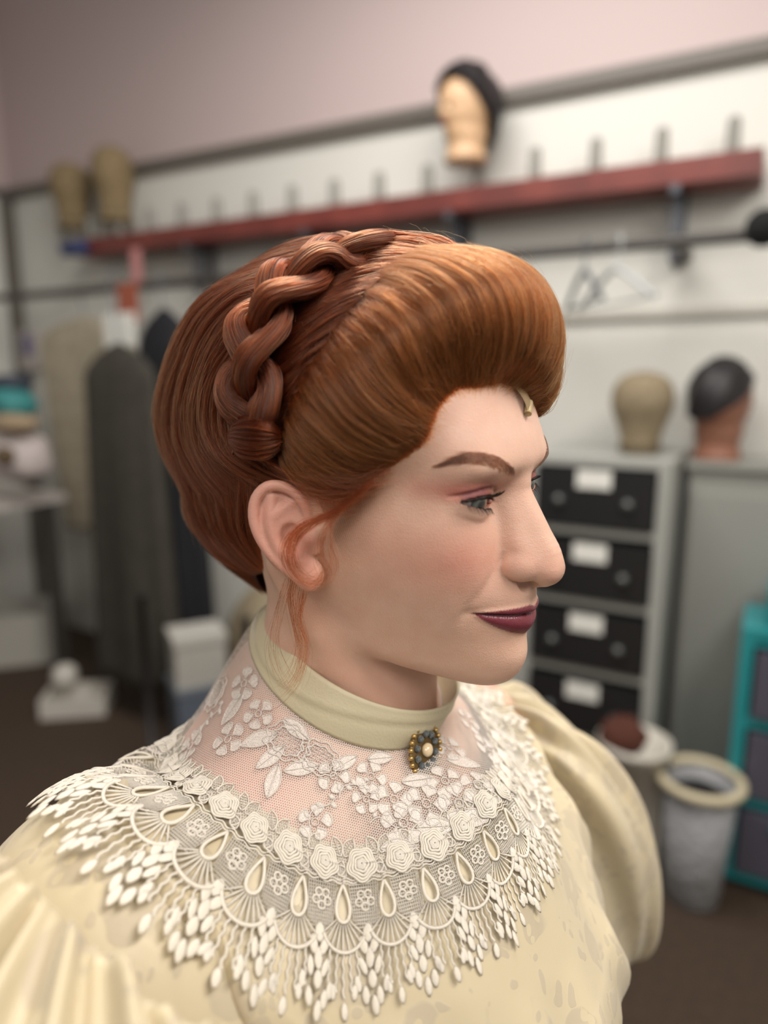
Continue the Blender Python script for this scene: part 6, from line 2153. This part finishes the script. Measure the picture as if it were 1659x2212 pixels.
APP = [
    (495, 1600, 8, 0.3, 'flower'), (415, 1615, 8, 1.0, 'flower'), (560, 1545, 7, 0.5, 'flower'), (455, 1560, 9, 0.4, 'spray'), (385, 1580, 7, 0.9, 'spray'),
    (470, 1500, 9, 0.2, 'med'), (530, 1480, 8, 0.9, 'flower'), (505, 1535, 8, 0.4, 'leaf'), (430, 1520, 8, 0.8, 'leaf'), (560, 1600, 8, 0.1, 'leaf'),
    (620, 1605, 10, -0.5, 'med'), (690, 1640, 9, -0.3, 'med'), (650, 1660, 7, 0.3, 'leaf'), (585, 1640, 7, 0.7, 'leaf'), (720, 1680, 7, 0.2, 'flower'), (640, 1575, 7, -0.6, 'leaf'),
    (590, 1690, 7, 1.4, 'leaf'), (680, 1780, 7, 0.4, 'flower'), (690, 1755, 7, 1.2, 'spray'), (745, 1650, 6, 0.8, 'leaf'),
    (800, 1680, 7, 0.1, 'flower'), (790, 1730, 6, 0.6, 'flower'), (760, 1705, 7, 0.9, 'spray'), (850, 1730, 8, 0.3, 'flower'), (870, 1780, 9, 0.6, 'flower'),
    (920, 1740, 9, 0.2, 'flower'), (960, 1690, 8, 0.9, 'flower'), (900, 1690, 7, 0.4, 'leaf'), (940, 1790, 8, 0.3, 'leaf'), (990, 1740, 9, 0.7, 'flower'),
    (1000, 1650, 8, 0.2, 'leaf'), (970, 1620, 8, 1.2, 'flower'), (1030, 1700, 8, 0.4, 'flower'), (1020, 1770, 8, 0.5, 'leaf'), (860, 1830, 7, 0.2, 'leaf'),
    (1010, 1560, 8, 0.4, 'flower'), (1050, 1620, 9, 0.1, 'flower'), (1060, 1560, 8, 0.8, 'leaf'), (1030, 1510, 8, 0.5, 'flower'), (1085, 1600, 8, 0.2, 'med'), (1080, 1660, 8, 0.6, 'flower'),
    (350, 1620, 7, 0.3, 'leaf'), (820, 1640, 6, 0.5, 'leaf'), (830, 1780, 6, 0.2, 'spray'),
]
for a in APP: applique(a[0], a[1], a[2] * 1.35, a[3], a[4], rgl)

# ================================================================== brooch pinned at the collar
bc = yoke_hit(905, 1622)
bp0 = bc + CAMP
_e = 0.003
bn = nrm(np.array([-(Hfast(bc[0] + _e, bc[1]) - Hfast(bc[0] - _e, bc[1])) / (2 * _e), -(Hfast(bc[0], bc[1] + _e) - Hfast(bc[0], bc[1] - _e)) / (2 * _e), 1.0]))
bn = nrm(bn * 0.55 + np.array([TA[0, 1], TA[1, 1], 0.0]) * 0.75)
bu = CAMR * 0.70 + CAMU * 0.72; br = nrm(bu - bn * (bu @ bn)); bu = np.cross(bn, br)
BR_M = np.eye(4); BR_M[:3, 0] = br * 0.001; BR_M[:3, 1] = bu * 0.001; BR_M[:3, 2] = bn * 0.001
BR_M[:3, 3] = bp0 + bn * 0.0045
BROOCH = empty('brooch', tuple(BR_M[:3, 3]), 'oval gold brooch with dark stones and a pearl pinned below the collar', 'brooch')
M_GOLD = mat('antique_gold', srgb(196, 164, 104), 0.35, metal=0.9)
M_STONE = mat('smoke_stone', srgb(78, 84, 86), 0.08, spec=0.9, coat=1.0)
M_PEARL = mat('champagne_pearl', srgb(226, 200, 160), 0.2, coat=0.8)
mb = MB(); ang = math.radians(52)
ca_, sa_ = math.cos(ang), math.sin(ang)
BRX, BRY = 15.5, 11.5
t = np.linspace(0, 2 * np.pi, 48, endpoint=False)
ov = lambda k, z: np.stack([BRX * k * np.cos(t), BRY * k * np.sin(t), z + 0 * t], 1)
rings_ = [ov(0.02, -0.6), ov(1.0, -0.6), ov(1.03, 0.3), ov(0.9, 1.0), ov(0.5, 1.3), ov(0.02, 1.4)]
mb.add(np.vstack(rings_), grid_faces(6, 48, close_m=True).tolist())
mb.build('backplate', mat('dark_gold', srgb(110, 88, 54), 0.45, metal=0.8), BROOCH, M=BR_M)
for k in range(22):
    a = k / 22 * 2 * math.pi
    mb = MB(); mb.ball((BRX * math.cos(a), BRY * math.sin(a), 1.0), 1.55, 10, 6); mb.build('gold_bead', M_GOLD, BROOCH, M=BR_M)
for k in range(10):
    a = k / 10 * 2 * math.pi
    mb = MB(); mb.ball((BRX * .64 * math.cos(a), BRY * .62 * math.sin(a), 1.8), (2.5, 2.2, 1.7), 7, 4); mb.build('faceted_stone', M_STONE, BROOCH, smooth=False, M=BR_M)
mb = MB(); mb.ball((0, 0, 2.4), (4.2, 3.6, 3.0), 16, 10); mb.build('pearl', M_PEARL, BROOCH, M=BR_M)

# skirt: out of the picture, carries the figure down to the floor
mb = MB(); aa = np.linspace(0, 2 * np.pi, 72, endpoint=False)
rows_ = []
for z_, r_ in ((0.86, .12), (0.78, .15), (0.65, .20), (0.45, .25), (0.2, .30), (0.0, .33)):
    rows_.append(np.stack([NC[0] + .02 + r_ * np.cos(aa) * (1 + .03 * np.sin(18 * aa)), NC[1] + .03 + r_ * np.sin(aa) * (1 + .03 * np.sin(18 * aa)), z_ + 0 * aa], 1))
mesh_np('skirt', np.vstack(rows_), grid_faces(6, 72, close_m=True)[:, ::-1], M_BAND, PERSON)
